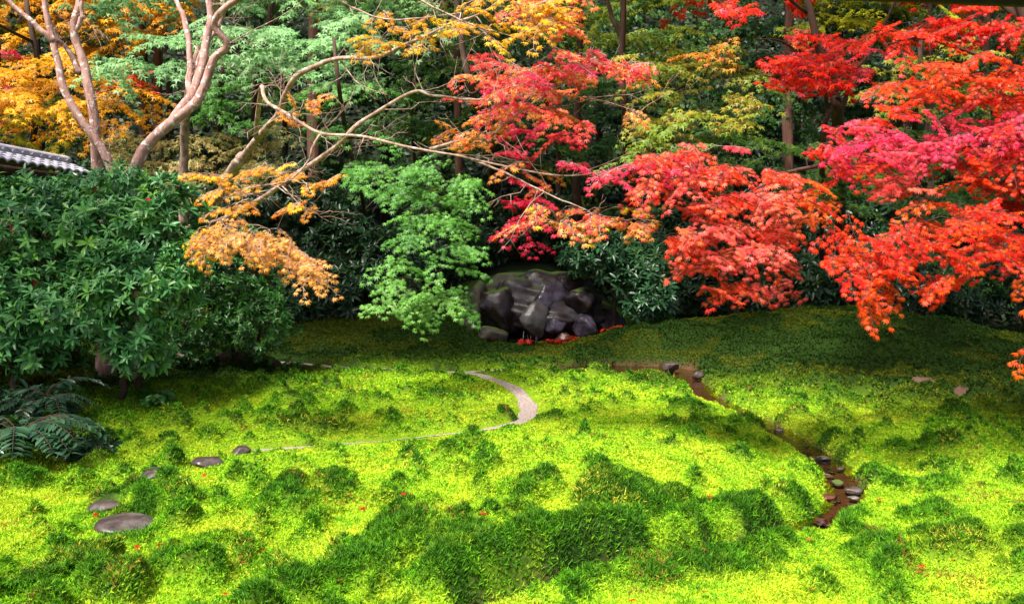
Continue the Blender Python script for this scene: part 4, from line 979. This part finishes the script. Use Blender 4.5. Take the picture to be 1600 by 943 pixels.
# pool under the fall, thin falling water, drifted leaves
pc_ = at(865, 545, 21.1); pool_z = float(base_h(pc_[0], pc_[1])) + 0.06
V = [(pc_[0] + 1.9 * math.cos(a) * (1 + .1 * math.sin(3 * a)), pc_[1] + .15 + .75 * math.sin(a), pool_z) for a in np.linspace(0, 2 * math.pi, 40, endpoint=False)]
tag(mesh_np('pool_water', V, [np.arange(40)[None]], mw), 'small dark pool under the wet rocks', kind='structure')
mwf, n, l, b, out = newmat('falling_water')
b.inputs['Base Color'].default_value = (0.75, 0.78, 0.85, 1); b.inputs['Roughness'].default_value = 0.1
tr = n.new('ShaderNodeBsdfTransparent'); ms = n.new('ShaderNodeMixShader'); ms.inputs[0].default_value = 0.35
l.new(tr.outputs[0], ms.inputs[1]); l.new(b.outputs[0], ms.inputs[2]); l.new(ms.outputs[0], out.inputs[0])
wf = MB(); r = np.random.default_rng(5)
for i in range(9):
    px = 818 + r.random() * 28
    top = at(px, 512 + r.random() * 6, 21.1 - .1 * r.random()); bot = np.array([top[0] + r.normal(0, .02), top[1] - .12 * r.random() - .03, pool_z])
    P = np.array([top + (bot - top) * t for t in np.linspace(0, 1, 6)]); P[:, 1] -= 0.05 * np.sin(np.linspace(0, math.pi, 6))
    wf.tube(P, np.full(6, .002 + .004 * r.random()), 5)
tag(wf.build('waterfall', mwf, None, True), 'thin threads of water falling into the pool', 'waterfall', kind='stuff')
n_ = 420
pts = np.concatenate([r.normal((0.28, 20.65, 0), (.12, .1, 0), (22, 3)), r.normal((1.2, 20.85, 0), (.17, .14, 0), (95, 3)), r.normal((2.35, 20.70, 0), (.12, .08, 0), (22, 3)), r.normal((0.9, 21.1, 0), (.8, .25, 0), (16, 3))])
pts[:, 2] = np.maximum(height(pts[:, 0], pts[:, 1], False) + 0.05, pool_z + 0.01) + 0.05 * r.random(len(pts))
o = leaves('fallen_leaves', pts, norm(r.normal(size=(len(pts), 3)) * (1, 1, .25)), norm(r.normal(0, .35, (len(pts), 3)) + (0, -.4, 1)), .10 + .05 * r.random(len(pts)),
           np.array([(0.50, 0.012, 0.012), (0.55, 0.03, 0.01), (0.40, 0.05, 0.01)])[r.integers(3, size=len(pts))], STAR5, M_maple, None)
tag(o, 'drift of fallen red leaves along the edge of the pool', kind='stuff')

# stepping stones and other single stones
labs = ['smallest stepping stone at the end of the gravel path', 'flat wet stepping stone second from the gravel path', 'notched stepping stone between the wet one and the sunken one',
        'half sunken brown stepping stone beside the largest one', 'largest smooth stepping stone nearest the front']
for i, ((c, w), lab) in enumerate(zip(STONES, labs)):
    rock('stepping_stone', lab, (c[0], c[1], float(base_h(c[0], c[1])) + (0.065 if i == 2 else 0.012)), (w * .58, w * .64, 0.075), M_stone, 60 + i, i * 1.3, 'stepping stone', 'stepping stones in the moss', flat=0.62, planes=10, rough=.07)
c = ground_at(372, 584); rock('boulder', 'low black stone under the bright green shrub', (c[0], c[1] + .3, .16), (.72, .45, .30), M_dark, 70, .2)
c = ground_at(1050, 576); rock('boulder', 'flat pale stone at the end of the little pond', (c[0], c[1] + .2, .03), (.20, .18, .12), M_stone, 71, .2, flat=.5)
c = ground_at(1090, 586); rock('boulder', 'small pale stone where the stream leaves the pond', (c[0], c[1], .0), (.11, .10, .09), M_stone, 72, .2)
# stones in the stream bed
r = np.random.default_rng(91)
k = 0
for i in np.linspace(36, 68, 40):
    p = STREAM[int(i)]; w = STREAM_W[int(i)]
    q = p + r.normal(0, 0.28 * w, 2)
    s = 0.022 + 0.05 * r.random() ** 1.5
    rock('stream_stone', 'small wet stone in the bed of the stream', (q[0], q[1], -0.11 + s * (0.1 + .6 * r.random())), (s * 1.4, s * 1.1, s * .5), [M_stone, M_stone, M_brown, M_wet, M_viol, M_pstone][r.integers(6)], 100 + k, r.random() * 6,
         'stone', 'small stones in the stream', sub=3, planes=9, rough=.22); k += 1

# single fallen leaves on the moss
LEAFPX = [(640, 805), (630, 828), (565, 790), (530, 905), (755, 830), (1375, 775), (1225, 735), (1100, 860), (1100, 912), (1270, 902), (320, 745), (130, 760), (250, 868), (352, 928), (215, 845), (660, 880), (345, 867),
          (1085, 805), (1110, 806), (1265, 832), (1440, 880), (800, 905), (990, 925), (700, 700), (150, 800), (410, 860)]
def one_leaf(v, f, loc, rot, mat, name='fallen_leaf'):
    return None
lv, lf_ = STAR5
lm = mesh_np('fallen_leaf', (lv - (0.45, 0, 0)) * 0.065 + (0, 0, .008), [lf_], M_maple, None, np.tile((0.50, 0.03, 0.010), (len(lv), 1)))
lm2 = mesh_np('fallen_leaf', (lv - (0.45, 0, 0)) * 0.06 + (0, 0, .008), [lf_], M_maple, None, np.tile((0.42, 0.16, 0.03), (len(lv), 1)))
for i, (px, py) in enumerate(LEAFPX):
    c = ground_at(px, py, 0.08)
    src = lm2 if i % 4 == 3 else lm
    o = src if i in (0, 3) else src.copy()
    if i not in (0, 3): COL.objects.link(o)
    o.location = (c[0], c[1], float(height(c[0], c[1])) + 0.045)
    o.rotation_euler = (r.normal(0, .3) + .25, r.normal(0, .3), r.random() * 6)
    tag(o, 'small fallen brownish orange leaf on the moss' if src is lm2 else 'small fallen red maple leaf on the moss', 'leaf', group='brown leaves fallen on the moss' if src is lm2 else 'red leaves fallen on the moss')

# ------------------------------------------------------------------ plants at the lower left
def pinnate(name, label, c, nf, L, leaf, pal, seed, lean=(0.3, -0.3), group=None):
    r = np.random.default_rng(seed); gz = float(height(c[0], c[1]))
    t = thing(name, label, 'plant', (c[0], c[1], gz), group)
    st = MB(); LP = []; LA = []; LN = []; LS = []
    for k in range(nf):
        az = k * 2.4 + r.random(); h0 = r.random() * .35
        d = np.array([math.cos(az) + lean[0], math.sin(az) + lean[1], 0]); d /= np.linalg.norm(d)
        ln = L * (.7 + .5 * r.random()); s = np.linspace(0, 1, 9)
        P = np.array([c[0], c[1], gz + h0 * .6]) + d * (s * ln * .85)[:, None] + np.array([0, 0, 1]) * (ln * (.75 * s - .75 * s ** 2))[:, None]
        st.tube(P, .008 - .005 * s, 5)
        sd = norm(np.cross(d, [0, 0, 1.0]))
        for q, tt in zip(catmull(P, 2)[4:], np.linspace(.25, 1, len(catmull(P, 2)[4:]))):
            for g_ in (-1, 1):
                LP.append(q); LA.append(norm(d * .55 + sd * g_ + np.array([0, 0, -.3 + .1 * r.normal()]))); LN.append(norm(np.array([0, -.3, 1]) + .2 * r.normal(size=3))); LS.append(leaf * (1.1 - .5 * tt))
    n2 = len(LP); pl = np.array(pal)
    st.build('stem', M_dark, t, True)
    leaves('foliage', np.array(LP), np.array(LA), np.array(LN), np.array(LS), pl[r.integers(len(pl), size=n2)] * (.8 + .4 * r.random((n2, 1))), OVAL, M_gloss, t)
SHB = [tuple(.6 * q for q in c) for c in SHB]
FE = 'leafy plants under the left shrub'
pinnate('fern_plant', 'dark plant with feathery arching fronds at the left edge', ground_at(30, 735), 16, .85, .20, SHB, 5, group=FE)
pinnate('fern_plant', 'low feathery plant beside the trunk of the left shrub', ground_at(75, 690), 12, .65, .17, SHB[:2], 6, group=FE)
pinnate('fern_plant', 'small light green fern beside the black stone', ground_at(452, 578), 8, .35, .10, SHM, 7, group=FE)
pinnate('seedling', 'little leafy seedling standing alone under the left shrub', ground_at(246, 650), 9, .32, .13, SHM[:2], 8)
g0 = ground_at(125, 715)
shrub('low_shrub', 'low glossy broad leaved plant in front of the feathery fronds', [([(110, 722, np.hypot(*g0)), (115, 690, 9.6), (110, 670, 9.6)], .02, .008)],
      [(110, 690, 9.5, .35, .3, .16), (150, 698, 9.4, .18, .2, .12)], 70, .13, SHB, 60)
shrub('low_shrub', 'dark low bush under the left edge of the big shrub', [([(-10, 700, 10.2), (0, 650, 10.3), (0, 630, 10.3)], .02, .008)],
      [(-10, 660, 10.4, .7, .5, .4), (60, 650, 11, .6, .5, .35)], 220, .15, SHB, 61)

# ------------------------------------------------------------------ tiled garden wall at the left
M_tile = ramp_mat('roof_tile', [(0.3, (0.28, 0.26, 0.32)), (0.5, (0.40, 0.38, 0.46)), (0.7, (0.52, 0.50, 0.58))], 6, 6, 0.4, 0.2, spec=0.5)
M_plas = ramp_mat('earth_plaster', [(0.3, (0.09, 0.04, 0.022)), (0.5, (0.15, 0.07, 0.04)), (0.7, (0.20, 0.10, 0.06))], 3, 6, 0.9, 0.3)
A = at(-60, 236, 13.2); Bp = at(150, 272, 16.8)
ea = np.array([A[0], A[1]]); eb = np.array([Bp[0], Bp[1]]); z0 = (A[2] + Bp[2]) / 2
dv = (eb - ea) / np.linalg.norm(eb - ea); nv = np.array([-dv[1], dv[0]])        # nv points away from the garden
if nv[0] > 0: nv = -nv
LEN = np.linalg.norm(eb - ea)
w_ = thing('garden_wall', 'earthen garden wall capped with grey roof tiles behind the left shrub', 'wall', (*(ea + dv * LEN / 2 + nv * .55), 0.0))
Rm = np.array([[dv[0], nv[0], 0], [dv[1], nv[1], 0], [0, 0, 1]])
mid = ea + dv * LEN / 2
m_ = MB(); cc = mid + nv * .55; m_.box((cc[0], cc[1], (z0 - .30) / 2), LEN / 2, .16, (z0 - .30) / 2, Rm); m_.build('wall', M_plas, w_)
m_ = MB(); cc = mid + nv * .22; m_.box((cc[0], cc[1], z0 - .13), LEN / 2 + .02, .05, .055, Rm); cc = mid + nv * .55; m_.box((cc[0], cc[1], z0 - .19), LEN / 2 + .03, .20, .10, Rm); m_.build('beam', M_dark, w_)
tl = MB(); nt_ = int(LEN / .26)
sl = .40
def wave(s): return np.maximum(0.055 * np.abs(np.sin(s * math.pi / .26)) ** 0.8, 0.0)
for sgn in (1, -1):
    ns = nt_ * 10; s = np.linspace(0, LEN, ns); rowsn = 4
    for rr_ in range(rowsn):
        t0 = rr_ * .16; t1 = t0 + .175
        off0, off1 = (t0, t1) if sgn == 1 else (1.1 - t0, 1.1 - t1)
        V = []
        for off, tt, dz in ((off0, t0, .030), (off1, t1, .006), (off0, t0, -.004)):
            P = ea + dv * s[:, None] + nv * off
            V.append(np.column_stack([P, z0 - .05 + tt * sl + dz + wave(s)]))
        V = np.vstack(V); i = np.arange(ns - 1)
        f1 = np.stack([i, i + 1, ns + i + 1, ns + i], 1); f2 = np.stack([2 * ns + i, 2 * ns + i + 1, i + 1, i], 1)
        tl.add(V, [f1, f2])
roof_o = tl.build('roof', M_tile, w_, False)
rg = MB(); P = np.column_stack([ea + dv * np.linspace(0, LEN, 40)[:, None] + nv * .55, np.full(40, z0 + .25)]); rg.tube(P, np.full(40, .085), 10); rg.build('ridge_tile', M_tile, w_, True)

# ------------------------------------------------------------------ eave of the veranda, just caught at the top right
M_wood = ramp_mat('old_eave_wood', [(0.3, (0.005, 0.003, 0.002)), (0.6, (0.012, 0.008, 0.006))], 8, 6, 0.8, 0.3, (1, .1, 1))
e0 = at(1200, -4, 5.0); e1 = at(1800, 20, 5.0); e1 = at(1800, 20, 5.0 * (e0[2] - CAMZ) / (e1[2] - CAMZ))      # level, running slightly away
ev = thing('veranda_eave', 'dark wooden eave edge crossing the top right corner', 'eave', ((e0 + e1) / 2))
dvec = (e1 - e0); dvec /= np.linalg.norm(dvec)
sx_ = np.cross([0, 1, 0], dvec); Re = np.stack([dvec, np.array([0, 1.0, 0]) - dvec * dvec[1], -sx_], 1)
m_ = MB(); m_.box((e0 + e1) / 2 + np.array([0, -.03, .09]), 2.6, .03, .09, Re); m_.build('fascia', M_wood, ev)
m_ = MB(); m_.box((e0 + e1) / 2 + np.array([0, -.10, .20]), 2.6, .07, .018, Re); m_.build('batten', M_wood, ev)
